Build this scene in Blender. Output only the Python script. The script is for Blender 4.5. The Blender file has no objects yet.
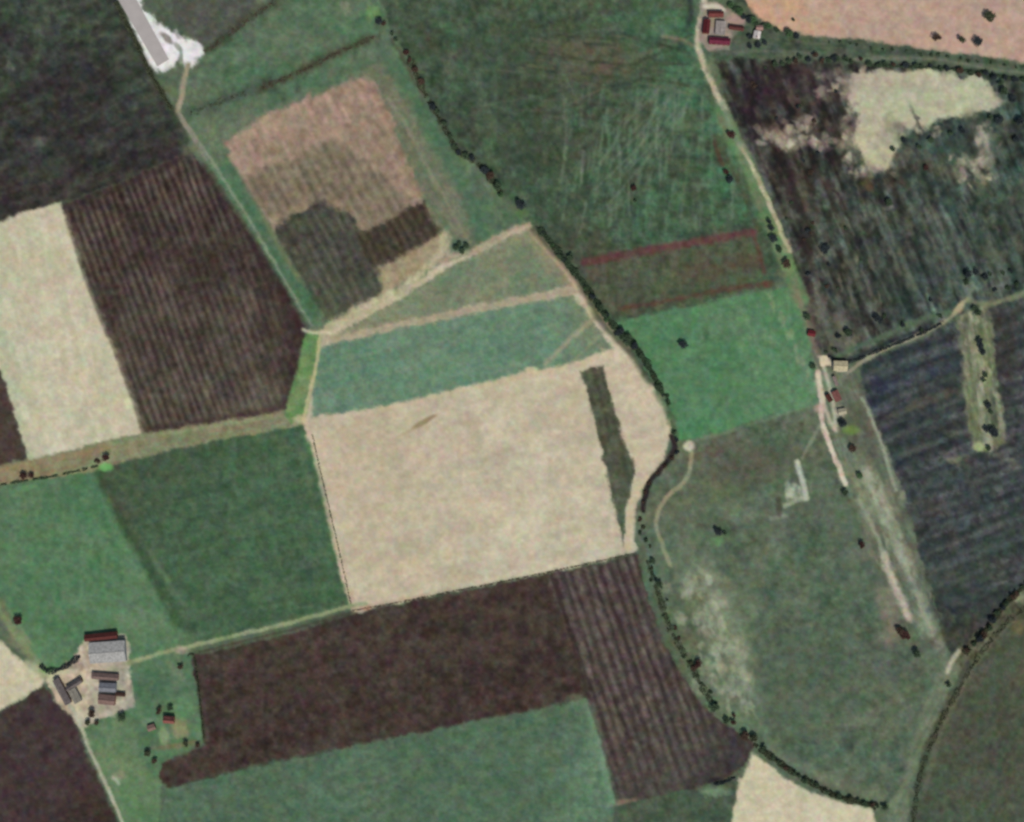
import bpy, bmesh, math, random
import numpy as np
from mathutils import Vector, Matrix

C = bpy.context.scene.collection
SC = bpy.context.scene
# ---------------------------------------------------------------- camera, sky, sun, exposure
ALT = 1500.0                      # looking straight down, one metre of ground per pixel
cam_d = bpy.data.cameras.new('camera'); cam = bpy.data.objects.new('camera', cam_d); C.objects.link(cam)
cam.location = (0, 0, ALT); cam.rotation_euler = (0, 0, 0)
cam_d.sensor_fit = 'HORIZONTAL'; cam_d.sensor_width = 36.0
cam_d.lens = 36.0 * ALT / 1024.0
cam_d.clip_start = 1.0; cam_d.clip_end = 60000.0
SC.camera = cam

SUN_EL, SUN_AZ = math.radians(54), math.radians(162)      # azimuth clockwise from north: a little east of south
w = bpy.data.worlds.new('World'); SC.world = w; w.use_nodes = True
nt = w.node_tree
bg = nt.nodes['Background']
sky = nt.nodes.new('ShaderNodeTexSky'); sky.sky_type = 'NISHITA'; sky.sun_disc = False
sky.sun_elevation = SUN_EL; sky.sun_rotation = SUN_AZ
sky.air_density = 1.0; sky.dust_density = 2.0; sky.altitude = 0
nt.links.new(sky.outputs[0], bg.inputs[0]); bg.inputs[1].default_value = 0.09
sun_d = bpy.data.lights.new('sun', 'SUN'); sun = bpy.data.objects.new('sun', sun_d); C.objects.link(sun)
sun_d.energy = 3.25; sun_d.angle = math.radians(0.5); sun_d.color = (1.0, 0.95, 0.87)
sv = Vector((math.sin(SUN_AZ) * math.cos(SUN_EL), math.cos(SUN_AZ) * math.cos(SUN_EL), math.sin(SUN_EL)))
sun.rotation_euler = sv.to_track_quat('Z', 'Y').to_euler()
SC.view_settings.view_transform = 'Standard'; SC.view_settings.look = 'None'
SC.view_settings.gamma = 1; SC.view_settings.exposure = 0.0; SC.view_settings.use_curve_mapping = False
SC.cycles.filter_width = 2.7
SC.cycles.max_bounces = 4; SC.cycles.diffuse_bounces = 2

# ---------------------------------------------------------------- helpers for soil and crop colours
K = 1.12                                                   # light reaching flat ground under this sun and sky
def lin(c):
    c = np.asarray(c, dtype=np.float64) / 255.0
    return np.where(c <= 0.04045, c / 12.92, ((c + 0.055) / 1.055) ** 2.4)
def alb(c): return tuple(float(v) for v in lin(c) / K)

_r = np.random.RandomState(7)
TAB = _r.rand(4, 256, 256)
def vnoise(x, y, k=0):
    xi = np.floor(x).astype(np.int64); yi = np.floor(y).astype(np.int64)
    fx = x - xi; fy = y - yi
    fx = fx * fx * (3 - 2 * fx); fy = fy * fy * (3 - 2 * fy)
    t = TAB[k % 4]; o = k * 37
    a = t[(yi + o) & 255, (xi + o) & 255]; b = t[(yi + o) & 255, (xi + 1 + o) & 255]
    c = t[(yi + 1 + o) & 255, (xi + o) & 255]; d = t[(yi + 1 + o) & 255, (xi + 1 + o) & 255]
    return (a * (1 - fx) + b * fx) * (1 - fy) + (c * (1 - fx) + d * fx) * fy
def fbm(x, y, s, k=0, oc=3):                                # roughly 0..1, centred on 0.5
    v = 0; amp = 1.0; tot = 0
    for i in range(oc):
        v = v + amp * vnoise(x / s + 13.7 * i + k * 3.1, y / s - 7.3 * i, k + i); tot += amp; amp *= 0.55; s = s / 2.1
    return v / tot
def sstep(a, b, v):
    t = np.clip((v - a) / (b - a), 0, 1); return t * t * (3 - 2 * t)

# the farmland sheet: a grid in metres, easting = U - 512, northing = 411 - V
STEP = 1.25
SAT = 0.82
U0, V0, U1, V1 = -110.0, -110.0, 1134.0, 932.0
NX = int((U1 - U0) / STEP); NY = int((V1 - V0) / STEP)
gu = U0 + STEP * np.arange(NX + 1); gv = V0 + STEP * np.arange(NY + 1)
GU, GV = np.meshgrid(gu, gv)
WU = GU + (fbm(GU, GV, 9, 1) - .5) * 5.0 + (fbm(GU, GV, 4, 5, 2) - .5) * 2.6                    # edges wander a little
WV = GV + (fbm(GU, GV, 9, 2) - .5) * 5.0 + (fbm(GU, GV, 4, 6, 2) - .5) * 2.6
COL = np.zeros((NY + 1, NX + 1, 3)); IDM = np.zeros((NY + 1, NX + 1), np.int32)
HGT = np.zeros((NY + 1, NX + 1))
ENTRIES = []                                                # id -> (name, label, category, material kind)

def window(pts, m):
    p = np.asarray(pts, float)
    i0 = max(0, int((p[:, 0].min() - m - U0) / STEP)); i1 = min(NX + 1, int((p[:, 0].max() + m - U0) / STEP) + 2)
    j0 = max(0, int((p[:, 1].min() - m - V0) / STEP)); j1 = min(NY + 1, int((p[:, 1].max() + m - V0) / STEP) + 2)
    return (slice(j0, j1), slice(i0, i1)) if i1 > i0 and j1 > j0 else None
def seg_dist(x, y, pts, closed):
    d = np.full(x.shape, 1e9)
    n = len(pts)
    for i in range(n if closed else n - 1):
        ax, ay = pts[i]; bx, by = pts[(i + 1) % n]
        dx, dy = bx - ax, by - ay; L = dx * dx + dy * dy + 1e-9
        t = np.clip(((x - ax) * dx + (y - ay) * dy) / L, 0, 1)
        d = np.minimum(d, (x - ax - t * dx) ** 2 + (y - ay - t * dy) ** 2)
    return np.sqrt(d)
def inside(x, y, pts):
    r = np.zeros(x.shape, bool); n = len(pts)
    for i in range(n):
        ax, ay = pts[i]; bx, by = pts[(i + 1) % n]
        if ay == by: continue
        c = ((ay > y) != (by > y)) & (x < (bx - ax) * (y - ay) / (by - ay) + ax)
        r ^= c
    return r
def smooth(pts, n=4):                                       # Catmull-Rom through the points
    out = []
    P = [pts[0]] + list(pts) + [pts[-1]]
    for i in range(1, len(P) - 2):
        p0, p1, p2, p3 = [np.array(q, float) for q in P[i - 1:i + 3]]
        for k in range(n):
            t = k / n
            out.append(tuple(0.5 * ((2 * p1) + (-p0 + p2) * t + (2 * p0 - 5 * p1 + 4 * p2 - p3) * t * t + (-p0 + 3 * p1 - 3 * p2 + p3) * t ** 3)))
    out.append(tuple(map(float, pts[-1]))); return out

def layers_on(base, U, V, layers, k):
    col = np.zeros(U.shape + (3,)) + np.array(base, float)
    for L in layers:
        t = L[0]
        if t == 'n':                                        # patches: scale, colour, amount
            _, s, c, a = L[:4]; m = sstep(.42, .68, fbm(U, V, s, k)) * a
        elif t == 's':                                      # streaks: compass-free angle (deg, down-right positive), across, along, colour, amount
            _, ang, ac, al, c, a = L[:6]; q = math.radians(ang)
            u = U * math.cos(q) + V * math.sin(q); v = -U * math.sin(q) + V * math.cos(q)
            m = sstep(.38, .68, fbm(u / al, v / ac, 1.0, k, 2)) * a
        elif t == 'r':                                      # rows: angle, period, colour, amount
            _, ang, per, c, a = L[:5]; q = math.radians(ang)
            u = U * math.cos(q) + V * math.sin(q); v = -U * math.sin(q) + V * math.cos(q)
            v = v + (fbm(u / 30, v / 6, 1.0, k + 2, 2) - .5) * per * .45
            m = (0.5 + 0.5 * np.sin(v * 2 * math.pi / per)) * (0.55 + .8 * fbm(U, V, 28, k + 1, 2)) * a
        elif t == 'g':                                      # slow change across the field: from point, to point, colour, amount
            _, (ax, ay), (bx, by), c, a = L[:5]; dx, dy = bx - ax, by - ay
            m = sstep(0, 1, ((U - ax) * dx + (V - ay) * dy) / (dx * dx + dy * dy)) * a
        elif t in ('m', 'ms'):                              # lighter and darker soil, uneven (ms: drawn out along an angle)
            if t == 'm': _, s, a = L; f = fbm(U, V, s, k, 3)
            else:
                _, ang, ac, al, a = L; q = math.radians(ang); f = fbm((U * math.cos(q) + V * math.sin(q)) / al, (-U * math.sin(q) + V * math.cos(q)) / ac, 1.0, k, 3)
            k += 3; f = np.clip((f - .5) * 2.6, -1, 1) * a
            col = col * (1 + f)[..., None]; continue
        k += 3
        m = np.clip(m, 0, 1)[..., None]
        col = col * (1 - m) + np.array(c, float) * m
    return col

_k = [0]
def new_id(name, label, cat, kind):
    ENTRIES.append((name, label, cat, kind)); return len(ENTRIES) - 1
def put(w, al, col, ident, h=None, cut=0.5):
    a = al[..., None]
    COL[w] = COL[w] * (1 - a) + col * a
    if ident is not None:
        IDM[w] = np.where(al > cut, ident, IDM[w])
def region(pts, base, layers=(), name=None, label=None, cat='field', kind='grass', feather=2.5, amt=1.0, rag=0.0, into=None):
    _k[0] += 5; k = _k[0]
    w = window(pts, 12 + rag)
    if w is None: return None
    U, V = WU[w], WV[w]
    if rag: U = U + (fbm(GU[w], GV[w], rag * 1.6, k + 1) - .5) * rag * 2; V = V + (fbm(GU[w], GV[w], rag * 1.6, k + 2) - .5) * rag * 2
    d = seg_dist(U, V, pts, True); d = np.where(inside(U, V, pts), d, -d)
    al = sstep(-feather, feather, d) * amt
    ident = new_id(name, label, cat, kind) if name else into
    put(w, al, layers_on(base, GU[w], GV[w], layers, k), ident)
    return ident
def stroke(pts, width, base, layers=(), name=None, label=None, cat='track', kind='track', feather=1.6, amt=1.0, broken=0.0, sm=True, into=None, rag=0.0):
    _k[0] += 5; k = _k[0]
    if sm and len(pts) > 2: pts = smooth(pts)
    w = window(pts, width + 8 + rag)
    if w is None: return None
    U, V = (WU[w] + GU[w]) / 2, (WV[w] + GV[w]) / 2
    if rag: U = U + (fbm(GU[w], GV[w], rag * 1.6, k + 1) - .5) * rag * 2; V = V + (fbm(GU[w], GV[w], rag * 1.6, k + 2) - .5) * rag * 2
    d = width / 2 - seg_dist(U, V, pts, False)
    al = sstep(-feather, feather, d)
    ident = new_id(name, label, cat, kind) if name else into
    if broken: al = al * (1 - broken * sstep(.45, .6, fbm(GU[w], GV[w], 9, k, 2)))
    put(w, al * amt, layers_on(base, GU[w], GV[w], layers, k), ident)
    return ident
def blob(cu, cv, ru, rv, base, amt=.8, ang=0, soft=.5, rag=4):
    _k[0] += 5; k = _k[0]
    R = max(ru, rv) * 1.6 + rag
    w = window([(cu - R, cv - R), (cu + R, cv + R)], 0)
    if w is None: return
    q = math.radians(ang)
    U = GU[w] + (fbm(GU[w], GV[w], 7, k) - .5) * rag * 2 - cu; V = GV[w] + (fbm(GU[w], GV[w], 7, k + 1) - .5) * rag * 2 - cv
    r = np.sqrt(((U * math.cos(q) + V * math.sin(q)) / ru) ** 2 + ((-U * math.sin(q) + V * math.cos(q)) / rv) ** 2)
    mo = np.clip(.5 + 1.6 * (fbm(GU[w], GV[w], 8, k + 2, 3) - .28), 0, 1.15) if rag > 3 else 1.0
    put(w, np.clip(sstep(1 + soft, 1 - soft, r) * amt * mo, 0, 1), np.array(base, float), None)

# ---------------------------------------------------------------- the fields, painted in the order they overlap
region([(-300, -300), (1400, -300), (1400, 1200), (-300, 1200)], (80, 98, 76), [('n', 40, (95, 108, 82), .5)],
       name='meadow', label='rough green land lying between the fields, lanes and the stream', cat='meadow')

# north west
A_ = region([(-300, -300), (60, -300), (95, -60), (112, -10), (130, 32), (152, 78), (172, 114), (189, 150), (125, 181), (62, 203), (20, 214), (0, 224), (-300, 330)], (56, 55, 52),
       [('n', 45, (64, 74, 60), .75), ('s', -22, 9, 70, (72, 84, 68), .45), ('g', (60, 90), (70, -20), (66, 82, 64), .5), ('g', (60, 120), (60, 210), (60, 50, 47), .5), ('n', 9, (48, 48, 48), .5), ('ms', -22, 7, 22, .16), ('m', 7, .12)],
       name='dark_fallow_field', label='dark grey-green fallow field west of the runway end', kind='soil')
blob(10, 68, 5, 5, (120, 125, 110), .6); blob(38, 141, 8, 5, (105, 110, 95), .55); blob(33, 145, 14, 10, (85, 88, 80), .4)
region([(62, 205), (125, 181), (189, 150), (202, 168), (240, 220), (280, 283), (306, 330), (304, 345), (296, 380), (286, 411), (146, 434), (120, 362), (90, 290)], (62, 50, 46),
       [('g', (190, 200), (215, 400), (80, 74, 62), .9), ('n', 30, (56, 44, 42), .5), ('r', 70, 7.6, (110, 100, 86), .55), ('n', 45, (60, 50, 44), .6), ('m', 14, .14), ('m', 5, .1), ('g', (280, 360), (310, 350), (58, 42, 44), .7)],
       name='ploughed_field', label='dark brown ploughed field with close furrows beside the pale stubble strip', kind='furrow')
region([(-300, 300), (0, 222), (20, 213), (40, 207), (62, 203), (90, 290), (120, 360), (146, 433), (100, 443), (28, 461), (12, 410), (2, 375), (-60, 270), (-300, 330)], (190, 184, 152),
       [('g', (40, 330), (-10, 340), (158, 176, 138), .75), ('n', 30, (180, 178, 140), .6), ('s', 75, 8, 40, (205, 196, 168), .5), ('n', 14, (190, 168, 140), .35), ('n', 7, (174, 172, 140), .3)],
       name='stubble_field', label='pale cream stubble field tapering between two dark ploughed fields', kind='stubble')
stroke([(64, 207), (90, 290), (120, 362), (144, 432)], 5, (84, 74, 62), amt=.6)
blob(128, 403, 5, 5, (208, 205, 160), .8, rag=1)
region([(-300, 330), (-60, 270), (2, 375), (14, 410), (27, 461), (0, 466), (-300, 540)], (76, 62, 55), [('n', 12, (84, 74, 62), .6)],
       name='ploughed_field', label='narrow sliver of brown ploughed soil west of the cream stubble', kind='furrow')

stroke([(202, 168), (240, 222), (280, 285), (303, 332), (300, 350), (292, 378), (284, 408)], 9, (62, 48, 46), amt=.6, feather=4)
stroke([(284, 407), (220, 420), (150, 431)], 8, (66, 52, 46), amt=.6, feather=3)
stroke([(66, 206), (125, 185), (186, 156)], 7, (60, 49, 47), amt=.6, feather=3)

# lane running across the west side
region([(-300, 540), (0, 465), (28, 460), (100, 443), (146, 433), (220, 421), (286, 410), (302, 418), (303, 427), (210, 442), (120, 463), (98, 472), (50, 478), (0, 486), (-300, 560)], (132, 127, 92),
       [('g', (120, 440), (30, 470), (142, 120, 84), .7), ('s', -13, 3, 30, (118, 138, 98), .7), ('n', 14, (145, 136, 102), .5), ('n', 6, (112, 108, 80), .4)],
       name='grass_lane', label='olive and tan grassy lane crossing between the western fields', cat='lane', kind='grass')
stroke([(0, 470), (60, 457), (110, 448)], 4, (155, 132, 92), amt=.5, feather=3)
stroke([(150, 437), (230, 423), (298, 414)], 3, (135, 148, 106), amt=.5, feather=2)

# pasture pair
region([(-300, 560), (0, 486), (50, 478), (98, 471), (115, 512), (142, 560), (182, 625), (188, 645), (150, 656), (125, 664), (60, 668), (40, 676), (22, 645), (0, 608), (-300, 200)], (84, 121, 84),
       [('n', 40, (74, 118, 78), .7), ('n', 16, (98, 130, 92), .5), ('s', 70, 9, 50, (88, 126, 88), .5), ('g', (60, 520), (20, 480), (90, 112, 84), .4), ('n', 7, (78, 112, 78), .4)],
       name='pasture', label='bright green pasture north of the farmyard with grey barns', cat='pasture')
region([(98, 471), (120, 463), (210, 442), (302, 426), (312, 440), (332, 520), (352, 606), (280, 626), (188, 646), (182, 625), (142, 560), (115, 512)], (68, 98, 68),
       [('n', 50, (62, 90, 66), .6), ('s', -10, 5, 45, (84, 112, 82), .5), ('n', 12, (76, 106, 76), .5), ('g', (200, 540), (130, 470), (72, 84, 62), .6), ('n', 6, (60, 84, 60), .35)],
       name='pasture', label='deeper green pasture with faint mowing lines west of the large tan field', cat='pasture')
stroke([(100, 474), (118, 515), (145, 560), (178, 622)], 11, (58, 84, 56), amt=.75, feather=4, broken=.3)
stroke([(105, 485), (125, 518), (140, 545)], 9, (78, 80, 62), amt=.5, feather=4)
stroke([(150, 552), (168, 582), (186, 606)], 5, (98, 122, 92), amt=.6, feather=3)
stroke([(306, 436), (320, 480), (337, 550), (350, 603)], 7, (74, 116, 72), amt=.75, feather=3)
stroke([(313, 440), (327, 500), (340, 560), (351, 604)], 2.4, (50, 72, 48), amt=.8, feather=1.5)
stroke([(298, 437), (306, 470), (316, 520)], 6, (92, 108, 80), amt=.5, feather=3)
blob(140, 620, 30, 12, (104, 130, 98), .5); blob(180, 640, 14, 6, (100, 128, 92), .4)

# wedge and large tan field
STREAM_E = [(530, 222), (545, 240), (570, 266), (584, 290), (600, 318), (626, 345), (646, 375), (664, 405), (671, 430), (667, 455), (652, 476), (641, 492), (635, 510), (634, 535), (637, 552)]
region([(318, 334), (345, 318), (400, 290), (445, 262), (480, 250), (510, 232)] + STREAM_E + [(560, 570), (450, 592), (352, 613), (340, 570), (322, 480), (302, 421), (312, 380)], (190, 177, 147),
       [('n', 55, (198, 180, 148), .6), ('n', 30, (178, 172, 142), .7), ('g', (440, 440), (470, 620), (182, 178, 148), .75), ('n', 14, (186, 166, 140), .4), ('s', -12, 7, 60, (198, 186, 156), .4), ('r', -12, 21, (180, 170, 140), .35), ('g', (500, 400), (360, 430), (184, 166, 134), .4), ('m', 22, .05)],
       name='stubble_field', label='largest tan stubble field with a dark strip near its rounded eastern end', kind='stubble')
blob(425, 421, 14, 2.6, (138, 122, 88), .85, ang=-28, soft=.35, rag=1); blob(408, 432, 14, 1.6, (168, 150, 118), .6, ang=-28, rag=1)
blob(365, 607, 6, 3, (172, 125, 95), .8, rag=2); blob(352, 596, 4, 9, (190, 158, 136), .6)
region([(338, 333), (400, 299), (450, 266), (482, 251), (510, 236), (531, 226), (548, 246), (566, 268), (574, 286), (500, 301), (420, 318), (340, 336)], (118, 130, 100),
       [('s', -24, 8, 50, (100, 126, 96), .8), ('n', 18, (140, 134, 104), .55), ('g', (520, 260), (545, 235), (158, 134, 102), .6), ('n', 7, (112, 118, 90), .4)],
       name='grass_field', label='olive wedge of thin grass narrowing to a point by the stream trees', rag=2)
region([(315, 348), (342, 341), (420, 324), (500, 308), (572, 294), (588, 312), (612, 348), (575, 362), (530, 371), (470, 385), (400, 404), (350, 411), (312, 417)], (102, 136, 108),
       [('n', 40, (88, 128, 100), .7), ('s', -14, 6, 50, (112, 140, 110), .6), ('g', (540, 340), (600, 330), (120, 128, 98), .8), ('n', 14, (92, 122, 96), .5), ('n', 6, (108, 136, 108), .35)],
       name='grass_field', label='blue-green grass strip between the olive wedge and the large tan field', rag=1.5)
stroke([(546, 364), (572, 338), (598, 314)], 5, (158, 150, 120), amt=.75, feather=2.5)
stroke([(572, 362), (590, 345), (604, 330)], 3, (146, 146, 112), amt=.6, feather=2.5)
stroke([(318, 338), (345, 336), (420, 321), (500, 304), (578, 289)], 7.5, (156, 146, 116), [('n', 8, (140, 138, 106), .6)], name='path', label='faint tan path crossing the wedge of grass', cat='path', feather=4, amt=.75, rag=2.5)
blob(531, 370, 6, 4, (208, 196, 150), .8, rag=1); blob(531, 365, 4, 2, (90, 120, 100), .5, rag=1)
stroke([(533, 232), (562, 266), (585, 296), (612, 330)], 6, (190, 160, 128), amt=.7, feather=3)
blob(590, 312, 7, 5, (190, 185, 135), .6)
stroke([(305, 419), (318, 470), (335, 545), (350, 600)], 4, (198, 178, 150), amt=.6, feather=2)
stroke([(380, 410), (470, 388), (560, 368), (610, 355)], 5, (196, 176, 140), amt=.6, feather=3)
# dark strip in the tan field
region([(580, 371), (604, 366), (612, 402), (624, 440), (635, 468), (632, 486), (626, 510), (623, 546), (616, 515), (604, 462), (592, 412)], (82, 86, 66),
       [('r', 76, 8, (66, 68, 54), .7), ('n', 10, (94, 100, 78), .6), ('g', (610, 440), (620, 520), (84, 100, 78), .7), ('n', 5, (70, 76, 58), .4)],
       name='crop_strip', label='dark olive strip of standing crop inside the large tan field', rag=1, feather=2)
stroke([(646, 478), (634, 498), (630, 520), (628, 548)], 6, (190, 176, 138), amt=.8, feather=2)

# north: green land between the runway road and the stream
region([(60, -300), (390, -300), (380, 0), (392, 30), (408, 60), (425, 90), (440, 122), (462, 152), (488, 178), (510, 205), (527, 222), (482, 248), (462, 244), (446, 258), (400, 290), (345, 316), (316, 332), (240, 212), (205, 160), (183, 118), (150, 72), (112, -10)], (86, 112, 82),
       [('n', 40, (76, 108, 78), .7), ('s', -28, 10, 60, (98, 118, 92), .5), ('g', (260, 30), (220, -10), (82, 90, 74), .8), ('n', 14, (96, 108, 86), .5), ('m', 9, .1)],
       name='meadow', label='mottled green meadow around the pink and brown field near the runway', cat='meadow')
region([(146, -40), (258, -40), (256, 12), (228, 34), (200, 52), (186, 30), (165, 5)], (82, 84, 74), [('n', 14, (92, 98, 86), .6)], amt=.85, feather=4)
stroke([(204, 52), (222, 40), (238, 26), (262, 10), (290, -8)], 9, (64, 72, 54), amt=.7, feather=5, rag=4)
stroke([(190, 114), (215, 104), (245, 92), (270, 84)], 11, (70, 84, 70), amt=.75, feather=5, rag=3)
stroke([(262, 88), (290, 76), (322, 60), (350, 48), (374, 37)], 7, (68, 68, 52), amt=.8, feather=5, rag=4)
stroke([(150, 78), (180, 95)], 8, (96, 116, 78), amt=.5, feather=3)
blob(205, 140, 26, 18, (112, 122, 96), .6); blob(240, 120, 22, 12, (118, 120, 95), .4)
blob(345, 8, 8, 8, (150, 140, 120), .5); blob(372, 12, 6, 7, (110, 150, 85), .7); blob(345, 28, 6, 6, (90, 130, 90), .5)
region([(345, 75), (380, 62), (400, 85), (425, 130), (460, 195), (474, 235), (462, 244), (440, 240), (425, 200), (398, 135), (375, 90)], (112, 112, 88), [('n', 12, (124, 120, 98), .6), ('s', 62, 6, 30, (96, 116, 84), .6)], amt=.8, feather=5, rag=4)
stroke([(388, 98), (404, 122), (418, 150), (440, 190), (458, 222), (470, 243)], 3.5, (138, 132, 106), amt=.65, feather=2.5)
stroke([(398, 60), (412, 92), (430, 130), (452, 165), (472, 205), (480, 235)], 14, (76, 110, 80), amt=.7, feather=6)
stroke([(408, 70), (424, 98), (442, 118), (455, 138)], 5, (104, 132, 96), amt=.6, feather=3)
# pink and brown field
region([(224, 142), (262, 118), (305, 98), (350, 80), (368, 78), (382, 98), (400, 140), (420, 190), (438, 232), (446, 250), (410, 278), (376, 300), (342, 322), (326, 318), (300, 285), (272, 245), (250, 205), (232, 168)], (150, 128, 106),
       [('g', (330, 190), (300, 110), (174, 140, 122), .95), ('r', 62, 10, (134, 118, 94), .5), ('s', 62, 8, 40, (134, 120, 94), .5), ('n', 16, (164, 140, 116), .5), ('n', 7, (140, 118, 98), .45), ('m', 9, .10)],
       name='stubble_field', label='pinkish stubble field with a dark ploughed corner near the runway', kind='stubble', rag=4.5, feather=4)
region([(262, 170), (325, 142), (350, 150), (385, 175), (415, 205), (370, 230), (345, 205), (300, 210), (262, 222), (240, 180)], (126, 114, 92), [('r', 62, 10, (98, 90, 70), .8), ('n', 12, (140, 124, 100), .5), ('m', 6, .1)], amt=.9, feather=6, rag=4)
region([(272, 226), (300, 214), (318, 200), (336, 208), (350, 212), (366, 236), (384, 272), (380, 296), (342, 322), (326, 318), (304, 288), (284, 250)], (70, 72, 60),
       [('r', 62, 9, (92, 92, 78), .75), ('n', 16, (62, 60, 54), .5), ('m', 6, .12), ('g', (330, 280), (340, 325), (82, 92, 70), .7), ('n', 6, (80, 82, 66), .4)], name='ploughed_patch', label='dark grey-brown ploughed corner inside the pinkish stubble field', kind='furrow', rag=5, feather=4)
region([(352, 234), (372, 228), (405, 210), (424, 202), (440, 234), (412, 250), (386, 264), (372, 268)], (62, 57, 46),
       [('r', 62, 8.5, (92, 84, 66), .6), ('n', 8, (70, 62, 50), .4)], name='ploughed_patch', label='dark comb-like band of furrows at the eastern edge of the pinkish field', kind='furrow', rag=2.5, feather=3.5)
region([(378, 268), (412, 250), (440, 236), (448, 250), (412, 278), (384, 297)], (158, 144, 108), [('n', 9, (172, 156, 118), .6), ('n', 6, (140, 122, 94), .5)], amt=.9, feather=4, rag=3)
stroke([(360, 84), (378, 102), (398, 145), (420, 196)], 5, (128, 98, 78), amt=.35, feather=4, rag=3)
# verge on its west side
stroke([(228, 172), (245, 202), (268, 240), (292, 280), (312, 312)], 17, (72, 108, 76), [('n', 12, (84, 118, 86), .6)], amt=.9, feather=4)
stroke([(262, 216), (280, 248), (300, 280)], 3, (122, 128, 82), amt=.6, feather=3)
stroke([(193, 135), (210, 158), (240, 205), (272, 258), (296, 300), (312, 326)], 3.0, (136, 146, 120), [('n', 6, (128, 138, 112), .6)], name='track', label='thin pale track beside the furrowed field, running south from the runway', cat='track', feather=2.2, amt=.8, rag=1)
stroke([(318, 334), (345, 317), (375, 303), (402, 288), (425, 270), (442, 252), (446, 238)], 9, (176, 170, 128), [('n', 9, (190, 182, 148), .6), ('n', 6, (158, 148, 112), .5)], name='track', label='ragged pale cream track running from the lane fork up to the dark thicket', cat='track', feather=4, rag=5)
stroke([(440, 262), (458, 254), (476, 250), (500, 236), (528, 224)], 6, (172, 148, 122), [('n', 8, (186, 172, 138), .6)], amt=.85, feather=3, rag=2)
blob(444, 254, 10, 5, (192, 176, 148), .7, ang=-20)
blob(461, 246, 9, 7, (66, 92, 74), .7, rag=3)
# verge south of the fork
region([(305, 332), (322, 336), (318, 360), (312, 390), (304, 421), (290, 423), (284, 412), (296, 378)], (94, 138, 80), [('g', (306, 340), (318, 350), (130, 140, 92), .5), ('n', 10, (84, 128, 74), .6)], name='grass_verge', label='bright green verge beside the cream track south of the lane fork', cat='verge')
stroke([(320, 336), (316, 365), (309, 395), (303, 421)], 3.4, (176, 172, 122), name='track', label='cream track beside the bright green verge south of the lane fork', cat='track', feather=1.6)
stroke([(303, 330), (312, 333), (322, 332), (330, 334)], 3.4, (196, 190, 152), amt=.8)
blob(301, 420, 8, 4, (200, 180, 142), .7, rag=2)

# runway apron and lane
region([(112, -90), (176, -90), (136, 0), (150, 40), (134, 20), (118, -30)], (212, 210, 205), [('n', 9, (190, 192, 184), .5)], amt=.0)
region([(96, -60), (150, -60), (142, 6), (158, 24), (172, 30), (186, 38), (194, 40), (204, 48), (203, 56), (192, 66), (186, 66), (180, 58), (176, 64), (168, 70), (154, 73), (148, 66), (138, 40), (124, 8)], (214, 212, 208),
       [('n', 12, (226, 226, 224), .6), ('n', 6, (196, 198, 190), .5)], name='apron', label='chalky white hardstanding around the grey runway end', cat='hardstanding', kind='road', feather=3, rag=3)
blob(167, 38, 8, 3, (128, 124, 112), .9, ang=38, soft=.4, rag=1); blob(178, 47, 6, 2.5, (135, 138, 120), .8, ang=50, soft=.4, rag=1); blob(181, 58, 2, 8, (122, 138, 110), .8, rag=1)
stroke([(188, 64), (184, 82), (181, 98), (178, 114), (188, 128), (196, 140)], 5, (148, 138, 110), [('n', 9, (168, 152, 124), .6)], name='track', label='short brown track linking the white apron to the fields', cat='track', feather=2)
stroke([(178, 116), (192, 134), (206, 158)], 5, (126, 124, 112), amt=.7, feather=2.5)

# central north: large rough green field
region([(380, -300), (700, -300), (695, 0), (697, 45), (706, 75), (722, 112), (740, 150), (760, 195), (778, 235), (788, 275), (765, 289), (700, 303), (618, 322), (600, 312), (584, 286), (570, 264), (546, 238), (530, 220), (512, 203), (488, 176), (462, 150), (440, 120), (424, 88), (408, 58), (392, 28), (380, 0)], (68, 88, 66),
       [('n', 60, (60, 80, 62), .7), ('s', 88, 5, 60, (82, 106, 80), .5), ('g', (590, 150), (740, 140), (70, 118, 84), .9), ('n', 30, (76, 80, 60), .6), ('s', 4, 6, 30, (60, 74, 58), .4), ('n', 9, (80, 100, 74), .4), ('m', 14, .12), ('m', 5, .13)],
       name='grass_field', label='broad dark green field with faint pale streaks east of the stream', cat='field')
for (x, y, a, b, c, m, g) in [(595, 60, 55, 22, (100, 86, 66), .5, 8), (575, 50, 24, 8, (112, 84, 66), .5, -6), (610, 66, 18, 5, (120, 100, 76), .5, -15), (560, 30, 40, 8, (58, 62, 46), .5, 4), (530, 70, 40, 30, (72, 76, 58), .5, 0), (590, 90, 40, 14, (70, 72, 58), .45, 0),
                              (645, 15, 18, 30, (74, 108, 76), .5, 0), (560, 130, 40, 25, (74, 78, 60), .4, 0), (645, 105, 10, 4, (110, 106, 86), .5, -20), (655, 90, 14, 3, (104, 118, 96), .5, -55), (675, 105, 10, 4, (98, 132, 106), .5, 10), (500, 60, 45, 40, (58, 76, 60), .45, 0), (520, 130, 30, 40, (58, 78, 60), .4, 0)]:
    blob(x, y, a, b, c, m, g)
rs = random.Random(3)
for i in range(150):
    x = rs.uniform(560, 755); y = rs.uniform(85, 222); L = rs.uniform(14, 42)
    lean = (x - 660) * .0 - 6
    a = math.radians(96 + rs.uniform(-7, 7)) if x < 700 else math.radians(88 + rs.uniform(-5, 5))
    c = rs.choice([(112, 136, 108), (100, 130, 98), (120, 132, 108), (84, 128, 90), (54, 74, 54)])
    p = (x + math.cos(a) * L, y + math.sin(a) * L)
    if p[1] > 236: continue
    stroke([(x, y), p], 2.0, c, amt=rs.uniform(.25, .6), feather=2.2)
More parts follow.
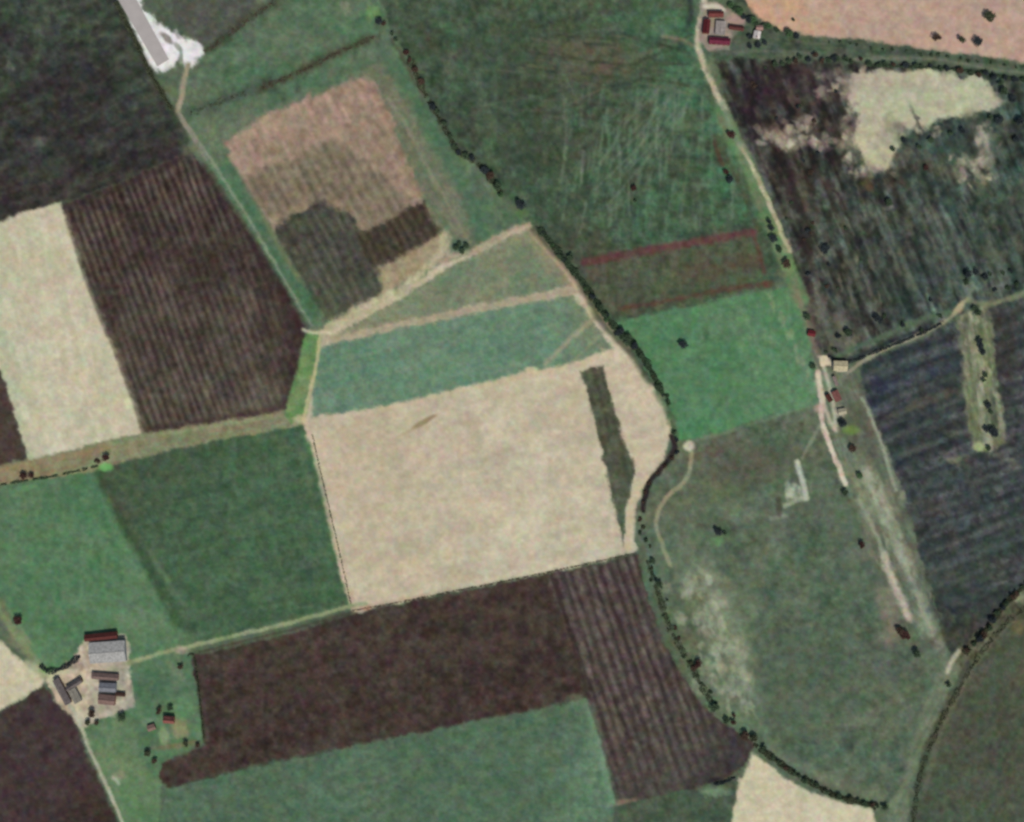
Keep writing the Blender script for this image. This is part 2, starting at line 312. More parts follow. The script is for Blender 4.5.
for i in range(60):                                         # cross streaks to the north
    x = rs.uniform(520, 660); y = rs.uniform(15, 120); L = rs.uniform(18, 60); a = math.radians(rs.choice([6, 12, -20, 178]) + rs.uniform(-8, 8))
    stroke([(x, y), (x + math.cos(a) * L, y + math.sin(a) * L)], 2, rs.choice([(104, 100, 78), (92, 104, 82), (54, 62, 48), (58, 66, 50)]), amt=rs.uniform(.3, .65), feather=2)
for i in range(50):                                         # faint marks over the western half
    x = rs.uniform(430, 620); y = rs.uniform(20, 190); L = rs.uniform(14, 50); a = math.radians(rs.choice([92, 60, 15, 120]) + rs.uniform(-10, 10))
    if x < 430 + (y - 20) * .55: continue
    stroke([(x, y), (x + math.cos(a) * L, min(y + math.sin(a) * L, 215))], 2, rs.choice([(92, 112, 88), (84, 92, 72), (52, 68, 52)]), amt=rs.uniform(.25, .5), feather=2.4)
for i in range(18):                                         # long slanting wheel marks
    x = rs.uniform(640, 700); y = rs.uniform(85, 120); L = rs.uniform(40, 120); a = math.radians(rs.uniform(108, 140))
    stroke([(x, y), (x + math.cos(a) * L, y + math.sin(a) * L)], 1.8, (112, 130, 104), amt=rs.uniform(.25, .5), feather=2)
stroke([(559, 70), (563, 100), (566, 140)], 2.5, (96, 98, 80), amt=.4, feather=2)
stroke([(664, 36), (682, 40), (692, 46)], 4, (140, 118, 92), amt=.6, feather=2.5); stroke([(664, 42), (690, 45)], 2, (104, 104, 80), amt=.4)
stroke([(691, -20), (690, 8), (688, 26)], 5, (50, 58, 56), amt=.7, feather=2)
# red banded plot
region([(580, 262), (640, 254), (700, 244), (752, 233), (768, 286), (700, 302), (640, 314), (612, 316), (598, 300)], (78, 88, 66),
       [('n', 16, (88, 76, 64), .55), ('g', (680, 260), (690, 300), (72, 88, 62), .75), ('m', 8, .12), ('s', 88, 6, 30, (98, 98, 78), .5), ('g', (640, 280), (690, 310), (76, 98, 68), .4), ('n', 7, (72, 78, 58), .5)],
       name='red_banded_plot', label='brownish plot edged by dull red bands between two green fields', cat='plot', kind='soil', feather=3, rag=2)
stroke([(584, 262), (612, 257), (660, 248), (710, 240), (753, 232)], 8, (104, 58, 60), amt=.8, feather=3.2, rag=2)
stroke([(752, 232), (758, 248), (764, 272)], 4, (98, 52, 50), amt=.6, feather=2.5)
stroke([(620, 309), (660, 302), (700, 294), (735, 288), (766, 284)], 4.5, (94, 58, 50), amt=.7, feather=2.5, rag=2, broken=.4)
blob(768, 284, 6, 4, (112, 66, 48), .6, rag=1); blob(740, 262, 22, 10, (92, 70, 60), .5); blob(700, 272, 22, 9, (96, 70, 62), .5)
# smooth green field
region([(614, 322), (700, 304), (768, 290), (800, 286), (808, 320), (817, 352), (822, 385), (820, 404), (760, 420), (692, 441), (678, 440), (674, 420), (664, 395), (646, 368), (630, 345)], (82, 128, 86),
       [('n', 50, (76, 124, 82), .7), ('n', 18, (92, 134, 94), .5), ('g', (740, 340), (820, 400), (100, 136, 100), .7), ('s', 80, 7, 30, (88, 130, 92), .4), ('g', (680, 400), (680, 445), (72, 132, 82), .6), ('n', 6, (76, 116, 78), .35)],
       name='pasture', label='smooth bright green pasture with one dark tree south of the red bands', cat='pasture')
blob(686, 353, 8, 5, (92, 146, 90), .6); blob(707, 335, 4, 8, (66, 104, 68), .6); blob(735, 325, 30, 20, (94, 122, 90), .4)  # first blob: sunlit side of the lone dark tree, painted onto the grass
for i in range(14):
    x = rs.uniform(725, 800); y = rs.uniform(300, 360); stroke([(x, y), (x + 2, y + rs.uniform(10, 24))], 2, (120, 146, 112), amt=.35, feather=2)
for i in range(10): blob(770 + i * 4.2 + rs.uniform(-2, 2), 300 + i * 8 + rs.uniform(-6, 6), 2.5, 5, (140, 150, 110), .45, rag=2)

# south centre
region([(690, 442), (760, 420), (820, 403), (838, 470), (862, 540), (890, 600), (925, 640), (942, 662), (925, 720), (905, 790), (885, 806), (850, 800), (800, 778), (762, 748), (712, 714), (690, 680), (670, 640), (655, 590), (645, 555), (637, 545), (636, 510), (645, 492), (660, 470), (676, 448)], (88, 102, 80),
       [('n', 50, (78, 100, 80), .7), ('g', (760, 520), (720, 430), (98, 96, 76), .8), ('s', -16, 8, 50, (96, 108, 86), .5), ('g', (820, 620), (740, 590), (92, 108, 84), .6), ('n', 22, (72, 96, 74), .6), ('n', 9, (94, 104, 82), .4), ('m', 12, .1), ('m', 5, .10)],
       name='rough_pasture', label='wide grey-green rough pasture curving beside the hedged stream', cat='pasture')
for (x, y, a, b, c, m, g) in [(705, 590, 20, 30, (132, 142, 112), .75, -25), (712, 600, 8, 22, (152, 158, 134), .6, -35), (735, 645, 18, 50, (128, 140, 108), .65, -12), (745, 680, 7, 22, (158, 162, 140), .6, -35), (738, 665, 8, 30, (140, 152, 118), .6, 8),
                              (690, 600, 18, 10, (92, 96, 70), .5, 0), (722, 660, 6, 40, (138, 160, 110), .5, 0), (728, 690, 16, 14, (112, 124, 106), .5, 0), (655, 555, 12, 30, (90, 114, 88), .6, 0), (680, 640, 14, 40, (88, 104, 72), .6, -15), (700, 500, 50, 18, (98, 108, 82), .5, -15),
                              (688, 560, 14, 24, (110, 126, 98), .5, -20), (700, 640, 20, 8, (96, 96, 70), .5, 0), (650, 575, 5, 20, (84, 134, 114), .5, 0), (800, 690, 50, 50, (80, 98, 76), .5, 0), (860, 560, 22, 30, (94, 104, 88), .5, 0), (745, 470, 50, 20, (88, 86, 70), .5, -18),
                              (720, 492, 20, 10, (96, 108, 74), .5, 0), (717, 541, 10, 4, (92, 136, 88), .7, -10), (740, 720, 40, 14, (100, 124, 92), .6, 32), (716, 450, 30, 5, (98, 80, 70), .5, -18), (800, 520, 40, 14, (86, 96, 84), .4, -15), (890, 660, 30, 20, (84, 94, 84), .5, 0)]:
    blob(x, y, a, b, c, m, g)
for i in range(130):
    t = rs.random(); x = 690 + 54 * t + rs.gauss(0, 11); y = 575 + 130 * t + rs.gauss(0, 9)
    blob(x, y, rs.uniform(1.5, 6), rs.uniform(2.5, 9), rs.choice([(162, 168, 142), (150, 160, 126), (142, 152, 122), (90, 100, 76), (100, 108, 84)]), rs.uniform(.3, .7), rs.uniform(-50, 10))
stroke([(690, 442), (740, 428), (790, 412), (818, 404)], 3, (112, 136, 104), amt=.6, feather=2.5)
stroke([(769, 750), (810, 770), (850, 788), (884, 796)], 9, (112, 124, 96), amt=.55, feather=5)
stroke([(692, 452), (690, 470), (681, 486), (670, 494), (660, 508), (656, 528), (663, 546), (670, 565)], 4.2, (136, 144, 110), [('n', 14, (158, 142, 108), .6)], name='footpath', label='pale footpath curling south from the cream gateway by the stream', cat='path', feather=1.8, amt=.9)
blob(689, 446, 5.5, 5, (196, 190, 164), .9, soft=.4, rag=1)
stroke([(797, 462), (802, 480), (806, 498)], 5, (184, 190, 166), amt=.85); blob(795, 493, 8, 8, (172, 178, 154), .9); blob(789, 490, 3, 8, (168, 174, 148), .8); stroke([(784, 506), (798, 500), (808, 498)], 4, (164, 172, 142), amt=.7)
stroke([(770, 518), (786, 516)], 4, (140, 148, 124), amt=.6); stroke([(820, 426), (812, 440), (802, 458)], 3.5, (128, 138, 112), amt=.7)
blob(779, 507, 3, 10, (70, 64, 50), .6, rag=1)
# strip of rough ground along the old track
region([(808, 326), (822, 358), (850, 358), (866, 395), (890, 450), (912, 515), (932, 590), (948, 648), (942, 664), (925, 640), (895, 604), (862, 540), (838, 480), (820, 404)], (96, 106, 86),
       [('n', 14, (112, 122, 98), .6), ('s', 66, 5, 50, (90, 106, 86), .7), ('n', 7, (96, 98, 78), .6), ('g', (880, 560), (930, 640), (102, 124, 100), .6), ('ms', 66, 4, 16, .18)],
       name='rough_strip', label='long strip of rough grass and worn ground beside the dark eastern field', cat='rough ground', feather=3, rag=2)
blob(862, 430, 14, 40, (92, 90, 76), .6, -24); blob(872, 490, 14, 34, (140, 146, 112), .6, -30); blob(884, 520, 7, 30, (128, 134, 110), .5, -25); blob(846, 425, 12, 10, (88, 108, 66), .5)
blob(852, 418 + 12, 8, 5, (112, 150, 62), .7, rag=2)
stroke([(862, 398), (876, 428), (886, 458), (896, 490)], 3.6, (158, 166, 138), amt=.75, feather=2, rag=1)
stroke([(893, 470), (908, 520), (924, 580), (938, 630), (946, 655)], 6, (104, 124, 100), amt=.6, feather=3)
stroke([(872, 478), (884, 505), (896, 535), (908, 568), (922, 605), (938, 645)], 9, (160, 168, 144), amt=.75, feather=5, rag=3)
stroke([(866, 470), (876, 496), (886, 520)], 7, (170, 172, 148), amt=.7, feather=3.5, rag=2)
stroke([(884, 556), (894, 583), (903, 603), (909, 618)], 8, (192, 176, 158), amt=.85, feather=3.5, rag=2); blob(888, 604, 10, 24, (138, 126, 104), .6, -15); blob(892, 634, 12, 10, (140, 126, 106), .6)
stroke([(818, 372), (822, 400), (821, 415), (828, 440), (838, 465), (846, 485)], 5, (202, 190, 166), [('n', 6, (184, 156, 136), .6)], name='track', label='pinkish cream track running straight south from the concrete pads', cat='track', feather=1.6)
stroke([(858, 500), (866, 515), (878, 538), (884, 560)], 4, (150, 158, 126), amt=.75, feather=2)
stroke([(824, 368), (832, 396), (836, 430)], 4, (186, 184, 156), amt=.8, feather=2)
stroke([(817, 382), (826, 412), (834, 428)], 4, (190, 180, 152), amt=.75, feather=2)
blob(820, 408, 6, 5, (190, 158, 138), .7, rag=1); blob(841, 412, 6, 5, (186, 178, 148), .7, rag=1)
blob(850, 520, 14, 18, (88, 112, 84), .5)

# east: wet dark arable land
region([(860, 362), (878, 356), (920, 340), (955, 322), (985, 308), (1024, 296), (1400, 200), (1400, 400), (1060, 572), (1024, 592), (985, 636), (952, 658), (944, 640), (928, 582), (910, 515), (888, 450), (864, 396)], (52, 60, 62),
       [('g', (960, 420), (870, 390), (36, 44, 58), .9), ('g', (950, 470), (960, 640), (66, 76, 64), .8), ('r', -20, 17, (104, 110, 108), .72), ('s', -20, 9, 70, (84, 88, 84), .35), ('ms', -20, 7, 34, .16), ('m', 7, .08), ('g', (980, 560), (960, 660), (62, 64, 50), .8), ('n', 24, (56, 70, 64), .6), ('n', 9, (64, 66, 64), .4), ('n', 5, (42, 46, 46), .45)],
       name='wet_field', label='dark blue-grey waterlogged field with slanting wheel lines', kind='furrow', feather=3, rag=2)
for (x, y, a, b, c, m, g) in [(1000, 350, 16, 40, (56, 50, 44), .6, 0), (925, 510, 26, 10, (76, 72, 64), .5, -18), (930, 400, 40, 5, (88, 82, 66), .5, -20), (925, 375, 40, 5, (58, 64, 80), .5, -18), (880, 385, 12, 8, (42, 50, 68), .7, 0), (875, 400, 8, 8, (40, 48, 62), .6, 0),
                              (950, 580, 40, 20, (60, 74, 60), .5, -20), (1000, 540, 30, 12, (60, 76, 64), .5, -20), (958, 460, 9, 5, (138, 140, 100), .8, 0), (1012, 462, 9, 4, (130, 130, 112), .7, 0), (945, 640, 16, 10, (70, 66, 48), .6, 0), (912, 545, 8, 10, (92, 90, 72), .5, 0), (965, 600, 40, 16, (48, 56, 56), .6, -10)]:
    blob(x, y, a, b, c, m, g)
for i in range(13):                                         # pale ridges between the wet furrows
    y = 378 + i * 19; x0 = 872 + i * 6.5 + rs.uniform(0, 20); L = rs.uniform(50, 130)
    c = rs.choice([(98, 98, 98), (88, 100, 92), (96, 96, 86), (82, 92, 98)])
    stroke([(x0, y), (x0 + L / 2, y - L * .19), (x0 + L, y - L * .36)], 4.5, c, amt=.3, feather=3, rag=2)
    stroke([(x0 - 8, y + 7), (x0 + L / 2, y + 6 - L * .19), (x0 + L, y + 6 - L * .36)], 3.2, (42, 45, 52), amt=.3, feather=3, rag=2)
region([(957, 312), (986, 305), (992, 330), (995, 372), (1002, 410), (1006, 440), (996, 446), (988, 452), (974, 450), (968, 420), (962, 380), (960, 345)], (122, 128, 100),
       [('n', 9, (146, 148, 118), .6), ('s', 80, 4, 30, (98, 112, 76), .8), ('n', 5, (112, 118, 84), .5), ('ms', 80, 4, 12, .16)],
       name='grass_island', label='olive strip of rough grass with dark bushes inside the wet field', cat='rough grass', feather=3.5, rag=4)
for i in range(34):
    t = rs.random(); blob(970 + 26 * t + rs.gauss(0, 6), 308 + 140 * t, rs.uniform(1.2, 3), rs.uniform(3, 10), rs.choice([(168, 172, 138), (150, 152, 128), (84, 96, 72), (156, 156, 116), (70, 80, 64)]), rs.uniform(.35, .7), rs.uniform(-14, 4))
blob(979, 447, 6, 5, (170, 182, 124), .8, rag=2); blob(958, 342, 5, 8, (118, 118, 112), .6)
# north east
region([(700, -300), (1400, -300), (1400, 110), (1024, 62), (950, 52), (880, 42), (810, 36), (780, 30), (762, 22), (748, 8), (735, -30)], (184, 150, 128),
       [('n', 50, (176, 150, 126), .6), ('g', (860, 20), (780, 20), (204, 158, 118), .7), ('n', 12, (190, 160, 138), .4), ('s', 6, 8, 60, (172, 148, 128), .5), ('n', 6, (170, 138, 118), .35)],
       name='stubble_field', label='warm pinkish tan field with four lone trees in the north east', kind='stubble')
region([(735, -30), (748, 8), (762, 22), (780, 30), (810, 37), (880, 43), (950, 53), (1024, 63), (1400, 112), (1400, 135), (1024, 77), (960, 70), (900, 62), (850, 62), (790, 62), (740, 56), (712, 60), (705, 40), (740, 20), (728, 0)], (72, 90, 70),
       [('s', 6, 3, 40, (96, 104, 84), .7), ('n', 12, (54, 66, 52), .6), ('n', 6, (84, 100, 78), .5)],
       name='grass_verge', label='green verge between the pinkish tan field and the scorched field', cat='verge', feather=2.5, rag=1.5)
stroke([(856, 60), (900, 58), (940, 60), (1000, 70), (1060, 78)], 3, (118, 122, 100), amt=.7, feather=2)
stroke([(880, 66), (950, 70), (1024, 82)], 6, (46, 56, 44), amt=.7, feather=2.5)
stroke([(722, 54), (760, 51), (800, 52), (850, 56)], 2.6, (110, 112, 98), amt=.55, feather=2)
region([(716, 62), (740, 57), (790, 62), (850, 63), (900, 64), (960, 72), (1024, 82), (1400, 140), (1400, 200), (1024, 290), (985, 303), (956, 316), (920, 334), (878, 350), (838, 358), (820, 352), (808, 310), (795, 270), (785, 235), (770, 200), (752, 160), (738, 135), (724, 95)], (54, 57, 48),
       [('g', (860, 180), (795, 110), (36, 26, 30), 1.0), ('s', 70, 7, 50, (74, 76, 62), .6), ('s', 70, 4, 34, (44, 46, 40), .55), ('g', (860, 200), (980, 230), (56, 78, 70), .9), ('n', 22, (52, 50, 44), .5), ('n', 8, (78, 78, 64), .4), ('r', 66, 15, (84, 98, 88), .5), ('ms', 68, 6, 26, .36), ('ms', 66, 14, 60, .2), ('m', 9, .26), ('m', 20, .22), ('m', 5, .14)],
       name='scorched_field', label='blotchy dark brown and green field with pale bare patches', kind='furrow', feather=3, rag=3)
for (x, y, a, b, c, m, g) in [(775, 85, 40, 18, (52, 36, 42), .6, 0), (760, 110, 18, 30, (46, 34, 40), .6, -20), (800, 85, 12, 20, (98, 84, 78), .35, -20), (812, 70, 14, 8, (88, 76, 70), .45, 0), (772, 130, 10, 14, (44, 34, 36), .7, -30), (786, 175, 9, 40, (42, 34, 34), .75, -22), (808, 200, 9, 50, (92, 80, 62), .4, -16),
                              (806, 250, 6, 46, (44, 38, 38), .7, -8), (840, 130, 20, 16, (58, 44, 40), .5, 0), (830, 330, 20, 30, (104, 102, 88), .6, -10), (850, 335, 14, 12, (84, 92, 74), .5, 0), (920, 260, 60, 30, (54, 66, 60), .5, -10), (1000, 230, 30, 40, (60, 72, 56), .5, 0), (980, 120, 30, 14, (62, 72, 66), .5, 0), (812, 320, 5, 26, (106, 82, 76), .5, -8)]:
    blob(x, y, a, b, c, m, g)
region([(852, 74), (880, 68), (930, 70), (980, 76), (992, 92), (1002, 104), (985, 112), (955, 120), (930, 124), (905, 136), (898, 152), (888, 168), (872, 170), (858, 160), (852, 140), (858, 118), (848, 100)], (172, 166, 136),
       [('n', 26, (168, 176, 138), .7), ('g', (880, 120), (870, 165), (184, 176, 132), .7), ('g', (950, 90), (1000, 105), (170, 168, 150), .6), ('g', (900, 95), (950, 98), (178, 186, 142), .4), ('n', 8, (172, 158, 138), .5), ('n', 5, (186, 182, 152), .3), ('m', 7, .06)],
       name='bare_patch', label='large pale yellow bare patch in the blotchy dark field', cat='bare ground', kind='stubble', feather=4, rag=7)
for (x, y, a, b, c, m, g) in [(780, 138, 16, 8, (158, 148, 118), .85, 25), (798, 144, 10, 6, (140, 130, 104), .7, 0), (803, 124, 8, 8, (156, 140, 122), .7, 0), (822, 142, 14, 4, (120, 108, 96), .6, 0), (838, 80, 16, 10, (104, 92, 84), .5, 0), (900, 128, 20, 6, (160, 146, 130), .6, -20), (872, 170, 14, 6, (160, 142, 124), .6, 0), (770, 128, 8, 6, (140, 128, 104), .7, 0), (848, 140, 6, 14, (160, 144, 122), .6, 0), (984, 140, 8, 8, (176, 168, 150), .8, 0), (988, 158, 8, 12, (146, 146, 122), .7, 0), (972, 168, 8, 12, (138, 136, 112), .7, 10), (980, 188, 12, 9, (96, 100, 76), .6, 0), (852, 158, 4, 14, (150, 132, 116), .5, 0),
                              (940, 145, 30, 9, (66, 92, 80), .5, 0), (925, 165, 10, 5, (70, 46, 50), .6, 0), (889, 207, 5, 2, (150, 150, 136), .7, 0), (823, 257, 5, 4, (140, 132, 116), .7, 0), (795, 102, 4, 20, (110, 92, 82), .5, -25), (950, 170, 14, 12, (104, 116, 84), .5, 0), (848, 92, 8, 12, (176, 150, 138), .6, 0), (875, 185, 16, 8, (86, 68, 46), .6, 0), (960, 60, 3, 3, (90, 60, 40), .4, 0)]:
    blob(x, y, a, b, c, m, g)
for i in range(34):                                         # pale drill lines towards the south east
    x = 815 + i * 6.5; y = rs.uniform(185, 262); L = rs.uniform(30, 75); a = math.radians(66)
    stroke([(x, y), (x + math.cos(a) * L, y + math.sin(a) * L)], 2.4, rs.choice([(88, 98, 86), (98, 100, 84), (80, 98, 88)]), amt=.5, feather=2.6, rag=1.5)
    stroke([(x + 4, y), (x + 4 + math.cos(a) * L, y + math.sin(a) * L)], 2.4, (42, 48, 44), amt=.5, feather=2)
for i in range(40):
    t = rs.random(); x = 868 + 62 * t + rs.gauss(0, 8); y = 460 + 170 * t + rs.gauss(0, 8)
    blob(x, y, rs.uniform(1.5, 4), rs.uniform(4, 12), rs.choice([(150, 154, 126), (136, 142, 112), (84, 92, 70), (120, 114, 90), (92, 116, 86)]), rs.uniform(.3, .6), -24)
for i in range(70):
    x = rs.uniform(736, 850); y = rs.uniform(68, 220)
    if x < 738 + (y - 66) * .36: continue
    blob(x, y, rs.uniform(2, 6), rs.uniform(4, 12), rs.choice([(34, 28, 32), (40, 32, 34), (88, 78, 70), (70, 52, 52), (104, 92, 80)]), rs.uniform(.3, .6), rs.uniform(-30, 0))
for (cx, cy, sx, sy, n) in [(780, 138, 12, 5, 22), (802, 125, 6, 6, 12), (822, 142, 12, 4, 12), (984, 146, 8, 10, 18), (970, 170, 12, 8, 18), (848, 130, 4, 24, 14), (835, 84, 12, 8, 12), (872, 168, 10, 5, 8), (915, 130, 16, 5, 12)]:
    for _ in range(n): blob(cx + rs.gauss(0, sx), cy + rs.gauss(0, sy), rs.uniform(1.5, 5), rs.uniform(1.5, 6), rs.choice([(178, 168, 138), (160, 148, 126), (186, 178, 152), (134, 124, 104), (150, 132, 120)]), rs.uniform(.4, .8), rs.uniform(-40, 40))
for i in range(90):
    x = rs.uniform(812, 1035); y = rs.uniform(180, 300)
    if y > 352 - (x - 820) * .27: continue
    blob(x, y, rs.uniform(1.5, 4), rs.uniform(7, 20), rs.choice([(34, 42, 42), (38, 50, 46), (92, 106, 96), (98, 102, 86)]), rs.uniform(.3, .6), -24)
for i in range(60):
    x = rs.uniform(890, 1030); y = rs.uniform(115, 290)
    blob(x, y, rs.uniform(2, 7), rs.uniform(5, 16), rs.choice([(40, 50, 46), (44, 60, 54), (92, 104, 80), (104, 104, 84), (74, 96, 82)]), rs.uniform(.3, .6), -22)
for i in range(40):
    x = rs.uniform(812, 880); y = rs.uniform(255, 350)
    blob(x, y, rs.uniform(1.5, 4), rs.uniform(4, 14), rs.choice([(120, 116, 100), (96, 98, 82), (48, 52, 46), (134, 130, 112)]), rs.uniform(.3, .6), -14)
# boundary between the two eastern fields
stroke([(826, 362), (850, 350), (880, 338), (915, 322), (950, 312)], 6, (86, 108, 84), amt=.8, feather=2.5)
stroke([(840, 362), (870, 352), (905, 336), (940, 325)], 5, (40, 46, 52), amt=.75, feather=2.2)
stroke([(830, 356), (842, 362), (848, 361)], 5, (36, 36, 40), amt=.6, feather=2)  # shadow north of the cream roofed barn, painted into the ground colour
stroke([(848, 372), (878, 352), (915, 337), (948, 320), (960, 305), (968, 298)], 3.6, (146, 142, 114), [('n', 8, (122, 124, 98), .6)], name='track', label='pale track on the bank between the two dark eastern fields', cat='track', feather=2)
blob(959, 308, 7, 4, (186, 166, 124), .8, -50, rag=1); stroke([(968, 300), (990, 304), (1010, 298), (1040, 288)], 5, (126, 130, 96), amt=.75, feather=2.5)
blob(970, 288, 6, 10, (120, 134, 116), .7)
# lane on the north to the pads
stroke([(722, 112), (734, 140), (748, 165), (762, 200), (776, 235), (790, 272), (802, 300)], 15, (96, 122, 80), [('n', 10, (88, 134, 84), .7), ('n', 6, (118, 122, 90), .5)], name='grass_verge', label='bright grass verge beside the sunlit lane with tall dark trees', cat='verge', feather=3)
stroke([(716, 138), (730, 165), (748, 205), (762, 240)], 5, (70, 74, 54), amt=.6, feather=3, rag=1.5); stroke([(714, 142), (722, 165)], 4, (92, 58, 48), amt=.6, feather=2)
stroke([(706, -110), (704, 0), (699, 25), (698, 48), (706, 70), (716, 92), (724, 108)], 6, (180, 170, 140), [('n', 14, (170, 152, 124), .6), ('n', 7, (198, 192, 166), .5)], name='farm_lane', label='cream farm lane passing the red roofed courtyard farm', cat='lane', feather=2.4, rag=1.2)
stroke([(722, 104), (730, 128), (740, 146)], 5, (118, 140, 110), amt=.7, feather=2.5)
stroke([(742, 148), (752, 166), (762, 188), (772, 210), (782, 234), (790, 252)], 4.0, (168, 166, 126), [('n', 9, (192, 184, 148), .6), ('n', 7, (140, 138, 100), .5)], name='farm_lane', label='cream lane beside tall dark trees south of the courtyard farm', cat='lane', feather=1.8)
blob(744, 152, 5, 9, (150, 140, 118), .6, -25); blob(786, 245, 5, 6, (176, 150, 116), .7)
blob(786, 272, 8, 6, (122, 132, 82), .7); stroke([(795, 280), (803, 310), (812, 340), (820, 358)], 5, (130, 110, 96), amt=.55, feather=3)
# yard of the courtyard farm
region([(700, 2), (714, 0), (724, 8), (734, 12), (746, 20), (742, 28), (732, 36), (730, 50), (706, 50), (700, 40)], (148, 134, 118), [('n', 7, (170, 148, 136), .6), ('n', 5, (120, 126, 108), .5)],
       name='farmyard', label='dusty yard of the red roofed courtyard farm', cat='yard', kind='road', feather=2, rag=1)
stroke([(704, 6), (714, 6), (723, 10)], 4.5, (200, 196, 172), amt=.85, feather=1.5); blob(735, 20, 8, 5, (176, 142, 128), .7, 20, rag=2)
blob(712, 68, 6, 8, (112, 128, 92), .6); blob(745, 30, 14, 5, (58, 82, 62), .6, 0); blob(740, 45, 20, 6, (78, 92, 80), .5)
# concrete pads
region([(819, 357), (828, 355), (832, 362), (845, 362), (846, 372), (836, 372), (830, 366), (824, 368), (820, 366)], (196, 184, 150), [('n', 5, (206, 190, 160), .6)], name='concrete_pad', label='cream concrete pad at the head of the pinkish track', cat='pad', kind='road', feather=1.5, rag=.6)

# south: dark soil and green
region([(190, 657), (240, 646), (300, 630), (352, 614), (450, 594), (560, 572), (637, 555), (646, 590), (662, 642), (690, 690), (712, 716), (754, 744), (742, 768), (722, 782), (690, 788), (622, 806), (608, 760), (586, 698), (500, 716), (400, 736), (250, 766), (168, 788), (160, 780), (160, 764), (206, 746), (200, 700)], (66, 54, 48),
       [('n', 40, (60, 48, 43), .6), ('s', -14, 6, 40, (76, 62, 56), .5), ('n', 18, (76, 68, 56), .5), ('m', 8, .12), ('m', 4.5, .1)],
       name='ploughed_field', label='long dark chocolate ploughed field south of the large tan field', kind='furrow', rag=.8)
region([(548, 576), (636, 556), (645, 592), (662, 644), (690, 690), (712, 716), (752, 746), (740, 768), (700, 788), (622, 806), (608, 760), (588, 700), (570, 640)], (66, 56, 52),
       [('r', 71, 9.5, (112, 102, 92), .75), ('m', 9, .14), ('s', 71, 4, 60, (88, 80, 72), .3), ('g', (640, 690), (690, 780), (76, 76, 66), .6), ('g', (700, 730), (745, 755), (60, 56, 58), .8), ('n', 7, (58, 46, 46), .35)],
       name='ploughed_field', label='dark ploughed field with pale parallel ridges beside the stream', kind='furrow', feather=3, rag=1)
stroke([(556, 580), (572, 640), (590, 702), (606, 760), (616, 800)], 4, (54, 42, 40), amt=.7, feather=2)
blob(625, 802, 12, 3, (150, 116, 98), .7, -10, rag=2); blob(716, 781, 9, 3, (40, 38, 46), .8, 0, rag=1)
stroke([(195, 660), (198, 700), (204, 740)], 3, (52, 44, 38), amt=.6); stroke([(204, 700), (208, 740)], 3, (84, 74, 72), amt=.5)
stroke([(178, 786), (250, 768), (330, 752)], 3, (48, 38, 34), amt=.4, feather=2)
region([(-10, 1200), (150, 960), (160, 822), (166, 790), (250, 768), (400, 738), (500, 718), (586, 700), (602, 745), (614, 806), (600, 960), (620, 1200)], (82, 110, 84),
       [('s', -13, 6, 50, (94, 122, 96), .6), ('n', 36, (74, 102, 78), .6), ('n', 12, (90, 112, 84), .5), ('g', (570, 730), (600, 740), (104, 142, 108), .5), ('n', 6, (70, 94, 72), .35)],
       name='grass_field', label='green field with faint mowing bands south of the chocolate soil')
stroke([(588, 706), (600, 745), (612, 800)], 8, (112, 146, 112), amt=.6, feather=4); blob(575, 700, 10, 5, (118, 140, 112), .5)
region([(614, 807), (640, 800), (700, 788), (738, 776), (744, 786), (736, 822), (720, 1200), (600, 1200), (604, 900)], (72, 88, 68), [('s', 70, 5, 24, (84, 102, 80), .6), ('n', 12, (62, 80, 62), .6)],
       name='grass_field', label='small darker green plot below the ridged ploughed field')
blob(715, 792, 14, 5, (118, 146, 110), .7, 0)
region([(752, 754), (764, 762), (785, 778), (810, 792), (840, 802), (872, 808), (878, 830), (860, 1200), (700, 1200), (724, 860), (732, 815), (740, 780)], (196, 188, 154),
       [('n', 30, (188, 184, 144), .6), ('n', 12, (204, 190, 160), .5), ('n', 6, (184, 172, 142), .35)], name='stubble_field', label='pale cream stubble field under the curving dark hedge', kind='stubble')
region([(950, 672), (985, 640), (1024, 602), (1400, 420), (1400, 1200), (890, 1200), (905, 830), (912, 790), (930, 720)], (76, 88, 68),
       [('n', 50, (70, 82, 64), .7), ('s', -60, 6, 40, (86, 88, 70), .5), ('n', 16, (84, 80, 66), .4), ('g', (930, 740), (910, 820), (72, 92, 72), .6), ('n', 6, (70, 72, 58), .4)],
       name='rough_pasture', label='brownish olive pasture beyond the twin hedges in the south east', cat='pasture')
region([(940, 664), (950, 656), (964, 664), (945, 700), (925, 740), (908, 800), (904, 1200), (880, 1200), (886, 806), (904, 780), (918, 720)], (104, 118, 92), [('s', -62, 4, 40, (88, 108, 84), .7), ('n', 9, (116, 124, 100), .5)],
       name='grass_lane', label='grey-green grassy lane running south from the cream gateway', cat='lane', feather=3, rag=1.5)
region([(950, 656), (985, 626), (1024, 584), (1100, 520), (1110, 540), (1030, 600), (990, 640), (962, 668)], (84, 88, 66), [('n', 9, (106, 110, 86), .7), ('n', 5, (62, 60, 44), .6)],
       name='grass_lane', label='narrow overgrown lane between two hedges climbing north east', cat='lane', feather=3, rag=1.5)
stroke([(948, 672), (952, 662), (958, 652)], 5, (178, 176, 146), amt=.85, feather=1.8)
blob(1018, 596, 8, 6, (150, 164, 122), .6); blob(1018, 628, 6, 8, (140, 118, 74), .5)
stroke([(1012, 622), (985, 650), (962, 688), (940, 735), (925, 790)], 5, (104, 106, 84), amt=.55, feather=2)

